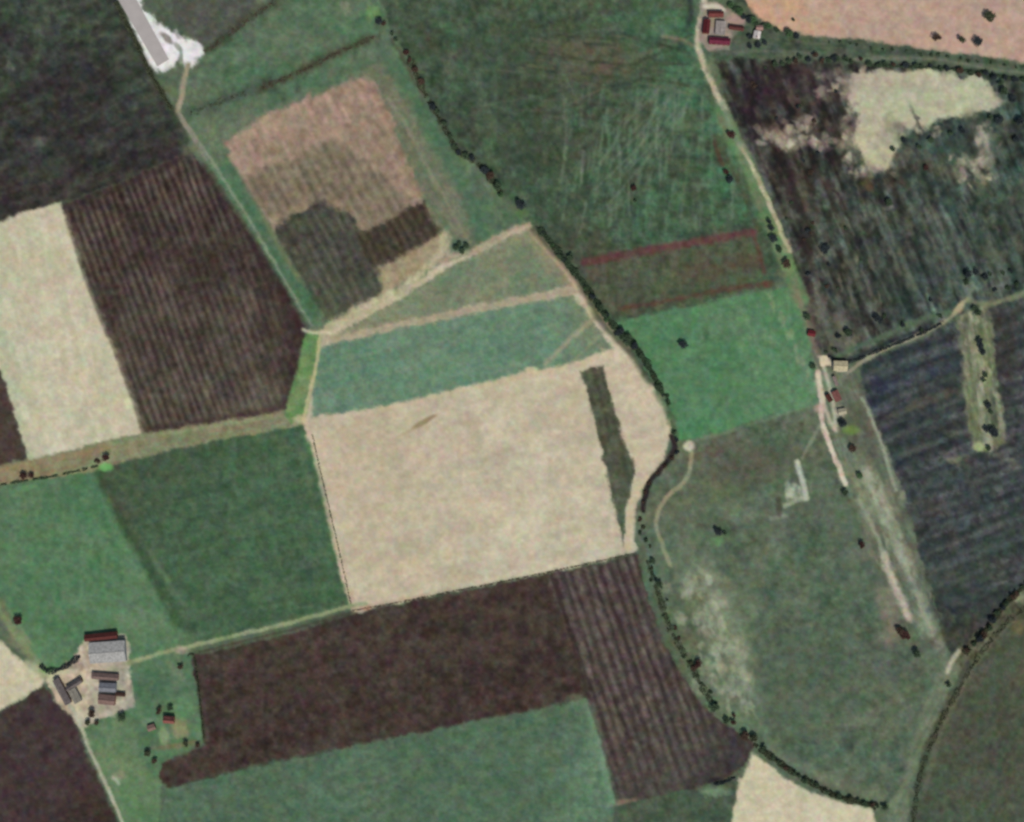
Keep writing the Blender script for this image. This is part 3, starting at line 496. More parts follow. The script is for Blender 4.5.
# south west farm
region([(-300, 520), (0, 640), (22, 662), (46, 682), (36, 690), (0, 712), (-300, 900)], (194, 184, 150), [('n', 14, (184, 178, 142), .6), ('n', 6, (200, 190, 160), .4)], name='stubble_field', label='small cream triangle of stubble west of the farmyard', kind='stubble')
region([(-300, 900), (0, 714), (22, 700), (44, 686), (58, 702), (74, 722), (84, 750), (104, 790), (118, 826), (180, 960), (180, 1200), (-300, 1200)], (68, 55, 54), [('n', 30, (62, 50, 50), .6), ('s', -30, 6, 30, (76, 62, 60), .5), ('n', 7, (74, 60, 56), .4), ('g', (80, 760), (110, 780), (60, 50, 40), .6)],
       name='ploughed_field', label='dark brown ploughed field west of the pale farm drive', kind='soil')
region([(128, 664), (150, 657), (188, 648), (192, 660), (198, 700), (204, 742), (160, 764), (160, 790), (158, 960), (150, 1200), (180, 960), (128, 830), (108, 790), (90, 748), (80, 730), (108, 716), (130, 704)], (84, 118, 82),
       [('n', 18, (74, 106, 78), .6), ('g', (120, 740), (110, 760), (112, 136, 92), .5), ('g', (150, 780), (140, 830), (80, 124, 82), .7), ('n', 7, (98, 126, 92), .5)],
       name='paddock', label='small green paddocks behind the farmhouse with the red roof', cat='paddock', feather=2)
region([(46, 680), (58, 668), (74, 658), (82, 640), (90, 634), (126, 634), (130, 650), (129, 668), (134, 690), (134, 706), (112, 716), (92, 724), (80, 730), (70, 716), (58, 702)], (180, 168, 142),
       [('n', 9, (192, 172, 142), .6), ('n', 6, (148, 136, 114), .5), ('g', (90, 650), (120, 655), (160, 160, 140), .6), ('m', 6, .14)], name='farmyard', label='tan farmyard around the grey barns', cat='yard', kind='road', feather=2, rag=1.5)
blob(20, 640, 16, 8, (140, 138, 100), .6, 55); stroke([(0, 600), (14, 632), (30, 655), (46, 676)], 6, (116, 118, 82), amt=.7, feather=3); stroke([(-40, 540), (0, 612), (22, 642), (42, 668)], 6, (128, 146, 98), amt=.7, feather=3)
stroke([(28, 664), (48, 676), (64, 672)], 8, (186, 190, 146), amt=.7, feather=3); blob(47, 670, 8, 3, (108, 158, 84), .7, rag=1)
stroke([(54, 684), (66, 700), (78, 720), (86, 742), (98, 768), (110, 794), (122, 822), (150, 890), (190, 980)], 3.6, (162, 166, 138), [('n', 9, (178, 180, 158), .6)], name='farm_drive', label='pale farm drive running south from the yard beside dark soil', cat='drive', feather=1.8)
blob(82, 716, 7, 8, (184, 184, 150), .7)
blob(118, 776, 7, 5, (150, 142, 118), .7, rag=2); blob(114, 748, 22, 26, (112, 132, 92), .6); stroke([(113, 778), (118, 784)], 3, (180, 180, 160), amt=.6)
blob(180, 728, 9, 10, (150, 140, 96), .75, 0, rag=2); blob(164, 736, 5, 9, (140, 160, 110), .7, 0, rag=1); blob(183, 708, 9, 11, (100, 146, 92), .6, 0, rag=5); blob(148, 722, 8, 5, (132, 138, 116), .6, 0); blob(150, 742, 6, 9, (66, 100, 68), .6)
blob(178, 745, 26, 3, (120, 108, 74), .6, -8, rag=2); blob(150, 690, 16, 20, (68, 104, 78), .5); blob(176, 672, 6, 16, (110, 128, 98), .5)
stroke([(128, 664), (150, 656), (190, 646), (250, 632), (300, 620), (352, 606), (366, 604)], 4.2, (142, 154, 112), [('n', 10, (122, 140, 94), .6)], name='track', label='pale green track from the farmyard along the ploughed field edge', cat='track', feather=1.8)
blob(181, 650, 8, 4, (176, 158, 130), .6)
stroke([(352, 608), (400, 600), (450, 589)], 2.5, (170, 152, 124), amt=.6)
stroke([(200, 652), (300, 627), (352, 612)], 2.4, (62, 48, 40), amt=.5)
# watercourse along the rounded edge of the tan field
stroke([(672, 436), (675, 446), (671, 456), (660, 470), (650, 481), (645, 495), (643, 510)], 5, (48, 42, 40), [('n', 8, (58, 50, 50), .5)], name='stream', label='narrow dark brown stream curving round the end of the tan field', cat='stream', kind='water', feather=1.6)
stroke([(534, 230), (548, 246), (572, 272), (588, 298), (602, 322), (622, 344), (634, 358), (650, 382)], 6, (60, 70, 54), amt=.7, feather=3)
stroke([(655, 392), (668, 412), (676, 436)], 5, (70, 102, 66), amt=.6, feather=3)
stroke([(392, 40), (404, 60), (414, 80), (424, 95)], 4, (76, 66, 54), amt=.6, feather=2.5)
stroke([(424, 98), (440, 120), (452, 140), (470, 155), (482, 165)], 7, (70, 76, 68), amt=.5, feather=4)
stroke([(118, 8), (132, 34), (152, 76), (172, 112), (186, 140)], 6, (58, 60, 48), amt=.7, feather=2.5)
stroke([(646, 560), (654, 590), (666, 625), (684, 668)], 4, (92, 84, 62), amt=.4, feather=3)
blob(522, 213, 6, 5, (92, 124, 72), .7, rag=1)  # sunlit south side of the large tree's crown, painted on the ground
blob(106, 467, 7, 4, (108, 184, 92), .85, soft=.4, rag=1)
blob(24, 488, 14, 3, (100, 150, 100), .5, -8, rag=1)

# general mottling of the ground over tens of metres
m1 = (fbm(GU, GV, 4.5, 9, 3) - .5)[..., None] * np.array([30, 29, 27.])
m2 = np.stack([fbm(GU, GV, 6.5, 11 + i, 2) - .5 for i in range(3)], -1) * 14
grey = COL.mean(-1, keepdims=True); COL = grey + (COL - grey) * SAT
COL = 112 + (COL - 112) * 1.06
COL = np.clip(COL + m1 + m2, 18, 240)

# ---------------------------------------------------------------- ground meshes: one per field, sharing their borders
def tagp(o, label=None, cat=None, group=None, kind=None):
    if label: o['label'] = label
    if cat: o['category'] = cat
    if group: o['group'] = group
    if kind: o['kind'] = kind
    return o

def ground_mat(name, rough, fine, fscale, bump, bdist):
    m = bpy.data.materials.new(name); m.use_nodes = True; nt = m.node_tree; N = nt.nodes; Lk = nt.links
    p = N['Principled BSDF']; p.inputs['Roughness'].default_value = rough; p.inputs['Specular IOR Level'].default_value = 0.08
    at = N.new('ShaderNodeAttribute'); at.attribute_name = 'soil'
    tc = N.new('ShaderNodeTexCoord')
    n1 = N.new('ShaderNodeTexNoise'); n1.inputs['Scale'].default_value = fscale; n1.inputs['Detail'].default_value = 2; Lk.new(tc.outputs['Object'], n1.inputs['Vector'])
    # fine grain: each channel of the noise moves its own colour a little
    sub = N.new('ShaderNodeVectorMath'); sub.operation = 'MULTIPLY_ADD'
    sub.inputs[1].default_value = (fine * 2,) * 3; sub.inputs[2].default_value = (1 - fine,) * 3
    Lk.new(n1.outputs['Color'], sub.inputs[0])
    mul = N.new('ShaderNodeVectorMath'); mul.operation = 'MULTIPLY'
    Lk.new(at.outputs['Color'], mul.inputs[0]); Lk.new(sub.outputs[0], mul.inputs[1])
    Lk.new(mul.outputs[0], p.inputs['Base Color'])
    n2 = N.new('ShaderNodeTexNoise'); n2.inputs['Scale'].default_value = fscale * .7; n2.inputs['Detail'].default_value = 3; Lk.new(tc.outputs['Object'], n2.inputs['Vector'])
    b = N.new('ShaderNodeBump'); b.inputs['Strength'].default_value = bump; b.inputs['Distance'].default_value = bdist
    Lk.new(n2.outputs['Fac'], b.inputs['Height']); Lk.new(b.outputs[0], p.inputs['Normal'])
    return m
GM = {'grass': ground_mat('grass_sward', .95, .26, .34, .5, .6), 'soil': ground_mat('bare_soil', .95, .28, .34, .5, .6),
      'furrow': ground_mat('ploughed_soil', .95, .28, .34, .5, .7), 'stubble': ground_mat('cut_stubble', .95, .16, .36, .4, .4),
      'track': ground_mat('beaten_earth', .9, .2, .4, .3, .3), 'road': ground_mat('pale_concrete', .85, .14, .4, .2, .2),
      'water': ground_mat('stream_water', .25, .2, .3, .2, .2)}

PX = GU - 512.0; PY = 411.0 - GV
PZ = (fbm(GU, GV, 60, 20, 3) - .5) * 1.2 + (fbm(GU, GV, 12, 23, 2) - .5) * .35
w_edge = np.minimum.reduce([GU - U0, U1 - GU, GV - V0, V1 - GV]); PZ = PZ * sstep(0, 30, w_edge)
wi = [i for i, e in enumerate(ENTRIES) if e[0] == 'stream'][0]
PZ = np.where(IDM == wi, PZ - .8, PZ)
LINC = np.clip(lin(COL) / K, 0.012, 0.8)
cell = IDM[:-1, :-1].copy()
# cells take the id most of their corners have; borders are then smoothed
c4 = np.stack([IDM[:-1, :-1], IDM[:-1, 1:], IDM[1:, :-1], IDM[1:, 1:]])
for q in range(1, 4):
    cnt_q = (c4 == c4[q]).sum(0); cnt_0 = (c4 == cell).sum(0); cell = np.where(cnt_q > cnt_0, c4[q], cell)
pad = np.pad(cell, 1, mode='edge')
eh = pad[:-1, 1:-1] != pad[1:, 1:-1]         # horizontal grid edges that are borders: (NY+1, NX)
ev = pad[1:-1, :-1] != pad[1:-1, 1:]         # vertical grid edges: (NY, NX+1)
for it in range(4):
    sx = np.zeros_like(PX); sy = np.zeros_like(PY); n = np.zeros_like(PX)
    for A, B, E in (((slice(None), slice(0, -1)), (slice(None), slice(1, None)), eh), ((slice(0, -1), slice(None)), (slice(1, None), slice(None)), ev)):
        e = E.astype(float)
        sx[A] += PX[B] * e; sy[A] += PY[B] * e; n[A] += e
        sx[B] += PX[A] * e; sy[B] += PY[A] * e; n[B] += e
    ok = n > 0
    PX = np.where(ok, PX * .5 + .5 * sx / np.maximum(n, 1), PX); PY = np.where(ok, PY * .5 + .5 * sy / np.maximum(n, 1), PY)
ii = np.arange((NY + 1) * (NX + 1)).reshape(NY + 1, NX + 1)
Q = np.stack([ii[:-1, :-1], ii[1:, :-1], ii[1:, 1:], ii[:-1, 1:]], -1)
fx, fy, fz, fc = PX.ravel(), PY.ravel(), PZ.ravel(), LINC.reshape(-1, 3)
for k, (name, label, cat, kind) in enumerate(ENTRIES):
    q = Q[cell == k]
    if len(q) == 0: continue
    ids, inv = np.unique(q.ravel(), return_inverse=True)
    me = bpy.data.meshes.new(name); nv, nf = len(ids), len(q)
    me.vertices.add(nv); me.loops.add(nf * 4); me.polygons.add(nf)
    me.vertices.foreach_set('co', np.stack([fx[ids], fy[ids], fz[ids]], -1).ravel().astype(np.float32))
    me.loops.foreach_set('vertex_index', inv.ravel().astype(np.int32))
    me.polygons.foreach_set('loop_start', (np.arange(nf) * 4).astype(np.int32))
    me.polygons.foreach_set('use_smooth', np.ones(nf, bool))
    me.update(calc_edges=True)
    ca = me.color_attributes.new('soil', 'FLOAT_COLOR', 'POINT')
    ca.data.foreach_set('color', np.concatenate([fc[ids], np.ones((nv, 1))], 1).ravel().astype(np.float32))
    me.materials.append(GM[kind])
    o = bpy.data.objects.new(name, me); C.objects.link(o); tagp(o, label, cat, None, 'structure')

# distant countryside all round, one wide sheet to the horizon
m = bpy.data.materials.new('distant_fields'); m.use_nodes = True; nt = m.node_tree; N = nt.nodes; Lk = nt.links
p = N['Principled BSDF']; p.inputs['Roughness'].default_value = .95; p.inputs['Specular IOR Level'].default_value = .08
tc = N.new('ShaderNodeTexCoord'); vo = N.new('ShaderNodeTexVoronoi'); vo.inputs['Scale'].default_value = .004; vo.inputs['Randomness'].default_value = .8; vo.distance = 'CHEBYCHEV'
Lk.new(tc.outputs['Object'], vo.inputs['Vector'])
sp = N.new('ShaderNodeSeparateColor'); Lk.new(vo.outputs['Color'], sp.inputs[0])
cr = N.new('ShaderNodeValToRGB'); cr.color_ramp.interpolation = 'CONSTANT'
for i, (po, c) in enumerate([(0, (82, 112, 82)), (.3, (68, 54, 50)), (.5, (86, 100, 76)), (.7, (188, 174, 146)), (.85, (66, 90, 66))]):
    e = cr.color_ramp.elements[i] if i < 2 else cr.color_ramp.elements.new(po)
    e.position = po; e.color = alb(c) + (1,)
Lk.new(sp.outputs[0], cr.inputs[0])
no = N.new('ShaderNodeTexNoise'); no.inputs['Scale'].default_value = .05; no.inputs['Detail'].default_value = 5; Lk.new(tc.outputs['Object'], no.inputs['Vector'])
ma = N.new('ShaderNodeMath'); ma.operation = 'MULTIPLY_ADD'; ma.inputs[1].default_value = .6; ma.inputs[2].default_value = .7; Lk.new(no.outputs['Fac'], ma.inputs[0])
vm = N.new('ShaderNodeVectorMath'); vm.operation = 'SCALE'; Lk.new(cr.outputs[0], vm.inputs[0]); Lk.new(ma.outputs[0], vm.inputs['Scale']); Lk.new(vm.outputs[0], p.inputs['Base Color'])
me = bpy.data.meshes.new('ground'); R = 25000
me.from_pydata([(-R, -R, -1.5), (R, -R, -1.5), (R, R, -1.5), (-R, R, -1.5)], [], [(0, 1, 2, 3)]); me.materials.append(m)
o = bpy.data.objects.new('ground', me); C.objects.link(o); tagp(o, 'patchwork countryside stretching to the horizon all round', 'ground', None, 'structure')

# ---------------------------------------------------------------- things: helpers
def W(u, v): return (u - 512.0, 411.0 - v)
def gz(u, v):                                               # height of the soil sheet at a place
    i = min(max(int(round((u - U0) / STEP)), 0), NX); j = min(max(int(round((v - V0) / STEP)), 0), NY)
    return float(PZ[j, i])
def simple_mat(name, c, rough=.9, var=.25, scale=1.2, bump=.3, spec=.1, trans=0):
    m = bpy.data.materials.new(name); m.use_nodes = True; nt = m.node_tree; N = nt.nodes; Lk = nt.links
    p = N['Principled BSDF']; p.inputs['Roughness'].default_value = rough; p.inputs['Specular IOR Level'].default_value = spec
    tc = N.new('ShaderNodeTexCoord'); no = N.new('ShaderNodeTexNoise'); no.inputs['Scale'].default_value = scale; no.inputs['Detail'].default_value = 4
    Lk.new(tc.outputs['Object'], no.inputs['Vector'])
    mx = N.new('ShaderNodeMix'); mx.data_type = 'RGBA'
    a = [max(0, x * (1 - var)) for x in c]; b = [min(1, x * (1 + var)) for x in c]
    mx.inputs[6].default_value = (*a, 1); mx.inputs[7].default_value = (*b, 1)
    mr = N.new('ShaderNodeMapRange'); mr.inputs[1].default_value = .3; mr.inputs[2].default_value = .7
    Lk.new(no.outputs['Fac'], mr.inputs[0]); Lk.new(mr.outputs[0], mx.inputs[0]); Lk.new(mx.outputs[2], p.inputs['Base Color'])
    if bump:
        bu = N.new('ShaderNodeBump'); bu.inputs['Strength'].default_value = bump; bu.inputs['Distance'].default_value = .05
        Lk.new(no.outputs['Fac'], bu.inputs['Height']); Lk.new(bu.outputs[0], p.inputs['Normal'])
    return m
LEAF = {'dark': simple_mat('leaf_dark_green', (.052, .082, .046), var=.4, scale=.6, bump=0),
        'navy': simple_mat('leaf_blue_green', (.032, .042, .046), var=.35, scale=.6, bump=0),
        'green': simple_mat('leaf_green', (.060, .115, .050), var=.35, scale=.6, bump=0),
        'brown': simple_mat('leaf_brown', (.075, .050, .036), var=.35, scale=.6, bump=0),
        'red': simple_mat('leaf_copper', (.062, .030, .026), var=.3, scale=.6, bump=0),
        'olive': simple_mat('leaf_olive', (.062, .072, .040), var=.35, scale=.6, bump=0)}
BARK = simple_mat('bark', (.09, .07, .05), var=.3, scale=3)
def obj(name, me, parent=None):
    o = bpy.data.objects.new(name, me); C.objects.link(o)
    if parent: o.parent = parent
    return o
def leafy(name, pts, size, mat, seed):                      # a mesh of many small leaf clumps at the points
    r = random.Random(seed); vs, fs = [], []
    for p in pts:
        s = size * r.uniform(.6, 1.35)
        a = Vector((r.gauss(0, 1), r.gauss(0, 1), r.gauss(0, 1))).normalized(); b = a.orthogonal().normalized()
        b = Matrix.Rotation(r.uniform(0, 6.28), 3, a) @ b; c = a.cross(b); i = len(vs)
        P = Vector(p)
        vs += [P + b * s, P + c * s * .8 + a * s * .15, P - b * s, P - c * s * .8 + a * s * .15]; fs.append((i, i + 1, i + 2, i + 3))
    me = bpy.data.meshes.new(name); me.from_pydata([tuple(v) for v in vs], [], fs); me.materials.append(mat); return me
def crown_pts(seed, n):                                     # a crown of radius about 1, its lowest leaves at height .5
    r = random.Random(seed); lobes = []
    for i in range(r.randint(6, 9)):
        a = r.uniform(0, 6.28); d = r.uniform(.15, .62)
        lobes.append((math.cos(a) * d, math.sin(a) * d, r.uniform(.9, 1.75), r.uniform(.3, .52)))
    lobes.append((0, 0, 1.5, .6)); out = []
    while len(out) < n:
        x, y, z, q = r.choice(lobes)
        v = Vector((r.gauss(0, 1), r.gauss(0, 1), r.gauss(0, 1))).normalized() * q * r.uniform(.55, 1.08)
        out.append((x + v.x, y + v.y, z + v.z * .85))
    return out
def trunk_mesh(seed):
    r = random.Random(seed); bm = bmesh.new()
    def limb(a, b, ra, rb):
        a, b = Vector(a), Vector(b); d = (b - a); q = d.to_track_quat('Z', 'Y'); rings = []
        for t, rr in ((0, ra), (.5, (ra + rb) / 2 * .95), (1, rb)):
            rings.append([bm.verts.new(a + d * t + q @ Vector((math.cos(k * math.pi / 3) * rr, math.sin(k * math.pi / 3) * rr, 0))) for k in range(6)])
        for i in range(2):
            for k in range(6): bm.faces.new((rings[i][k], rings[i][(k + 1) % 6], rings[i + 1][(k + 1) % 6], rings[i + 1][k]))
        bm.faces.new(rings[-1]); bm.faces.new(rings[0][::-1])
    limb((0, 0, -.15), (.02, 0, .9), .10, .065)
    for k in range(5):
        a = k * 1.26 + r.uniform(-.3, .3); limb((.015, 0, .65 + .05 * k), (math.cos(a) * .5, math.sin(a) * .5, 1.3 + r.uniform(-.1, .3)), .045, .015)
    me = bpy.data.meshes.new('trunk'); bm.to_mesh(me); bm.free(); me.materials.append(BARK); return me
TRUNKS = [trunk_mesh(i) for i in range(3)]
CROWNS, BUSHES = {}, {}
for kd in LEAF:
    CROWNS[kd] = [leafy('crown', crown_pts(10 + i, 520), .115, LEAF[kd], i) for i in range(3)]
    BUSHES[kd] = [leafy('bush', [(x, y, (z - .62) * .72) for x, y, z in crown_pts(40 + i, 340)], .13, LEAF[kd], 30 + i) for i in range(3)]
rt = random.Random(11)
def tree(u, v, r, kd, label, group=None, cat='tree', h=None, name='tree'):
    root = bpy.data.objects.new(name, None); C.objects.link(root); x, y = W(u, v)
    root.location = (x, y, gz(u, v)); root.rotation_euler = (0, 0, rt.uniform(0, 6.28)); root.scale = (r * rt.uniform(.92, 1.14), r * rt.uniform(.9, 1.1), (h / 2.9) if h else r * rt.uniform(.6, .8))
    root.empty_display_size = .5
    i = rt.randrange(3); obj('trunk', TRUNKS[i], root); obj('crown', CROWNS[kd][i], root)
    return tagp(root, label, cat, group)
def bush(u, v, r, kd, label, group=None, cat='bush', h=None):
    x, y = W(u, v); o = obj('bush', BUSHES[kd][rt.randrange(3)])
    o.location = (x, y, gz(u, v)); o.rotation_euler = (0, 0, rt.uniform(0, 6.28)); o.scale = (r, r * rt.uniform(.8, 1.1), h or r * rt.uniform(.7, 1.0))
    return tagp(o, label, cat, group)
def along(pts, step, jit=1.0):
    pts = smooth(pts) if len(pts) > 2 else pts; out = []; acc = 0
    for (ax, ay), (bx, by) in zip(pts, pts[1:]):
        L = math.hypot(bx - ax, by - ay)
        while acc < L:
            t = acc / L; out.append((ax + (bx - ax) * t + rt.uniform(-jit, jit), ay + (by - ay) * t + rt.uniform(-jit, jit))); acc += step * rt.uniform(.75, 1.3)
        acc -= L
    return out
def hedge(pts, width, height, kd, label, gap=0.0, seed=0, dens=3.2):
    r = random.Random(seed); P = smooth(pts) if len(pts) > 2 else list(pts); out = []; s = 0
    ox, oy = W(*P[0])
    for (ax, ay), (bx, by) in zip(P, P[1:]):
        L = math.hypot(bx - ax, by - ay); n = int(L * width * dens)
        for _ in range(n):
            t = r.random(); q = s + t * L
            wob = .72 + .38 * math.sin(q * .37 + seed) * math.sin(q * .11 + 2 * seed)
            if gap and math.sin(q * .23 + seed * 1.7) + .6 * math.sin(q * .61 + seed) > 1.6 - 2.2 * gap: continue
            a = r.uniform(-1, 1); u = ax + (bx - ax) * t; v = ay + (by - ay) * t
            nx, ny = -(by - ay) / (L + 1e-6), (bx - ax) / (L + 1e-6)
            x, y = W(u + nx * a * width / 2 * wob, v + ny * a * width / 2 * wob)
            out.append((x - ox, y - oy, gz(u, v) + r.random() ** .6 * height * wob * math.sqrt(max(0, 1 - a * a * .8))))
        s += L
    o = obj('hedge', leafy('hedge', out, .62, LEAF[kd], seed)); o.location = (ox, oy, 0)
    return tagp(o, label, 'hedge')

# ---------------------------------------------------------------- runway end
def prism(name, pts, z0, z1, mat, parent=None):
    bm = bmesh.new(); lo = [bm.verts.new((*W(u, v), z0)) for u, v in pts]; hi = [bm.verts.new((*W(u, v), z1)) for u, v in pts]; n = len(pts)
    bm.faces.new(hi); bm.faces.new(lo[::-1])
    for i in range(n): bm.faces.new((lo[i], lo[(i + 1) % n], hi[(i + 1) % n], hi[i]))
    bmesh.ops.recalc_face_normals(bm, faces=bm.faces)
    me = bpy.data.meshes.new(name); bm.to_mesh(me); bm.free(); me.materials.append(mat); return obj(name, me, parent)
o = prism('runway', [(157.5, 66.4), (168.7, 59.5), (137.2, 1.5), (92, -82), (72.5, -77), (119.5, 1.8)], -.6, .95, simple_mat('worn_asphalt', alb((166, 160, 156)), var=.05, scale=.15, bump=.1))
tagp(o, 'flat grey runway end lying on white hardstanding', 'runway', None, 'structure')

# ---------------------------------------------------------------- farm buildings
WALLM = {'brick': simple_mat('red_brick', (.20, .09, .06), var=.25, scale=2.5), 'pale': simple_mat('pale_render', (.45, .42, .36), var=.1), 'dark': simple_mat('dark_boards', (.07, .055, .045), var=.25, scale=2), 'sheet': simple_mat('grey_sheeting', (.26, .27, .28), var=.1)}
WOOD = simple_mat('door_paint', (.06, .09, .07), var=.15); GLASS = simple_mat('window_glass', (.03, .04, .05), rough=.1, var=.1, spec=.5, bump=0); FRAME = simple_mat('white_frame', (.6, .6, .57), var=.05)
_rm = {}
def roofmat(c):
    if c not in _rm:
        m = simple_mat('roof_covering', tuple(q * .78 for q in alb(c)), rough=.8, var=.28, scale=.55, bump=.2); _rm[c] = m
    return _rm[c]
def boxmesh(bm, x0, x1, y0, y1, z0, z1):
    v = [bm.verts.new(p) for p in ((x0, y0, z0), (x1, y0, z0), (x1, y1, z0), (x0, y1, z0), (x0, y0, z1), (x1, y0, z1), (x1, y1, z1), (x0, y1, z1))]
    for f in ((3, 2, 1, 0), (4, 5, 6, 7), (0, 1, 5, 4), (1, 2, 6, 5), (2, 3, 7, 6), (3, 0, 4, 7)): bm.faces.new([v[i] for i in f])
def fin(bm, name, mat, parent):
    bmesh.ops.recalc_face_normals(bm, faces=bm.faces); me = bpy.data.meshes.new(name); bm.to_mesh(me); bm.free(); me.materials.append(mat); return obj(name, me, parent)
def building(name, u, v, L, Wd, ang, h, rise, roof, label, cat, wall='brick', chimney=0, wins=3, bigdoor=False):
    """gabled building, ridge along its local x; ang = degrees turned anticlockwise"""
    root = bpy.data.objects.new(name, None); C.objects.link(root); x, y = W(u, v)
    root.location = (x, y, gz(u, v)); root.rotation_euler = (0, 0, math.radians(ang)); tagp(root, label, cat)
    a, b = L / 2 - .35, Wd / 2 - .35
    bm = bmesh.new()                                         # walls with their gables, as one pentagonal prism
    pr = [(-b, -.8), (b, -.8), (b, h), (0, h + rise * b / (Wd / 2)), (-b, h)]
    e0 = [bm.verts.new((-a, p[0], p[1])) for p in pr]; e1 = [bm.verts.new((a, p[0], p[1])) for p in pr]
    bm.faces.new(e0); bm.faces.new(e1[::-1])
    for i in range(5): bm.faces.new((e0[i], e0[(i + 1) % 5], e1[(i + 1) % 5], e1[i]))
    fin(bm, 'wall', WALLM[wall], root)
    bm = bmesh.new(); t = .22; B = Wd / 2; ez = h - rise * .35 / B * 0 + .03
    pr = [(-B, ez), (0, h + rise + .03), (B, ez), (B, ez + t), (0, h + rise + t + .05), (-B, ez + t)]
    e0 = [bm.verts.new((-L / 2, p[0], p[1])) for p in pr]; e1 = [bm.verts.new((L / 2, p[0], p[1])) for p in pr]
    for q in ((0, 1, 4, 5), (1, 2, 3, 4)):
        bm.faces.new([e0[i] for i in q]); bm.faces.new([e1[i] for i in q][::-1])
    for i in range(6): bm.faces.new((e0[i], e0[(i + 1) % 6], e1[(i + 1) % 6], e1[i]))
    rf = fin(bm, 'roof', roofmat(roof), root)
    bm = bmesh.new(); boxmesh(bm, -L / 2, L / 2, -.18, .18, h + rise + .2, h + rise + .42); fin(bm, 'ridge', roofmat(tuple(int(q * .8) for q in roof)), rf)
    for k in range(chimney):
        cx = (-a + .6) if k == 0 else a - .6
        bm = bmesh.new(); boxmesh(bm, cx - .45, cx + .45, -.5, .5, h + rise - .8, h + rise + 1.5); boxmesh(bm, cx - .2, cx + .2, -.2, .2, h + rise + 1.5, h + rise + 1.9); fin(bm, 'chimney', WALLM['brick'], rf)
    dw = min(3.6, L * .3) if bigdoor else 1.0; dh = min(h - .3, 3.4) if bigdoor else min(2.1, h - .2)
    bm = bmesh.new(); boxmesh(bm, -dw / 2, dw / 2, -b - .06, -b + .02, 0, dh); fin(bm, 'door', WOOD, root)
    for s in (-1, 1):
        for k in range(wins):
            cx = -a + (k + .5) * 2 * a / wins
            if s < 0 and abs(cx) < dw / 2 + .8: continue
            z0 = min(1.1, h * .4)
            bm = bmesh.new(); boxmesh(bm, cx - .6, cx + .6, s * b - .05, s * b + .05, z0, z0 + 1.1); f = fin(bm, 'window', FRAME, root)
            bm = bmesh.new(); boxmesh(bm, cx - .5, cx + .5, s * b - .08, s * b + .08, z0 + .1, z0 + 1.0); fin(bm, 'pane', GLASS, f)
    return root
# farm in the south west
building('barn', 102, 636, 33, 7, 6, 4, 2.4, (98, 54, 50), 'long dark red roofed range on the north side of the tan farmyard', 'barn', wins=5)
building('barn', 109, 651, 36, 21, 4, 6, 3, (170, 170, 166), 'wide pale grey barn below the long dark red roofed range', 'barn', 'sheet', wins=4, bigdoor=True)
building('barn', 106, 676, 27, 6.5, -4, 3, 1.8, (126, 106, 100), 'low brown roofed byre south of the wide pale grey barn', 'byre', wins=3)
building('barn', 109, 686.5, 17, 9, -3, 5, 2.2, (128, 130, 136), 'blue-grey roofed barn in the middle of the tan farmyard', 'barn', 'sheet', wins=3, bigdoor=True)
building('barn', 108, 699, 17, 10, -6, 4, 2.6, (132, 108, 100), 'square brown roofed barn at the south end of the tan farmyard', 'barn', wins=3, bigdoor=True)
building('shed', 121, 694, 10, 4, -4, 2.6, 1, (84, 62, 54), 'small brown lean shed jutting east from the barns', 'shed', 'dark', wins=2)
building('barn', 63, 691, 28, 7, -62, 3.6, 2.2, (118, 110, 108), 'long grey roofed stable beside the pale farm drive', 'stable', wins=4)
building('barn', 75, 684, 18, 5.5, 33, 3.4, 2, (112, 104, 102), 'grey roofed wing slanting away from the long stable', 'stable', wins=3)
building('barn', 76, 695, 15, 8, -62, 4, 1.6, (142, 138, 126), 'pale olive roofed barn between the stable and the yard', 'barn', 'sheet', wins=2, bigdoor=True)
building('farmhouse', 170, 719, 11, 7, -4, 4.6, 2.8, (140, 88, 80), 'dull red roofed farmhouse standing alone among green paddocks', 'house', chimney=2, wins=3)
building('shed', 152, 727, 8, 6, 20, 2.6, 1.2, (136, 112, 102), 'small brown roofed outbuilding west of the lone farmhouse', 'shed', 'dark', wins=2)
# courtyard farm in the north
building('barn', 706, 27.5, 14, 7, 84, 4, 2.6, (98, 42, 46), 'west range of the courtyard farm, dark red roof beside the cream lane', 'barn', wins=3)
building('barn', 715.5, 15, 15, 6, 0, 4, 2.2, (120, 66, 62), 'north range of the courtyard farm with a red roof', 'barn', wins=3)
building('barn', 719, 42, 21, 7, -4, 4, 2.4, (112, 46, 66), 'south range of the courtyard farm with a crimson roof', 'barn', wins=4)
building('barn', 720, 28.5, 13, 10, 86, 4, 1.0, (158, 150, 144), 'pale grey covered yard between the red ranges', 'barn', 'sheet', wins=2, bigdoor=True)
building('barn', 736, 28.5, 15, 4.5, -8, 3, 1.5, (96, 56, 54), 'thin red roofed wing stretching east from the courtyard farm', 'barn', wins=3)
building('cottage', 756.5, 35.5, 7.5, 7, 80, 3.5, 2.0, (222, 214, 208), 'white roofed cottage wrapped in dark trees', 'cottage', 'pale', chimney=1, wins=2)
building('cottage', 759, 28.5, 7, 5, 0, 3.2, 1.6, (168, 134, 126), 'pink roofed outhouse just north of the white roofed cottage', 'outhouse', 'brick', wins=2)
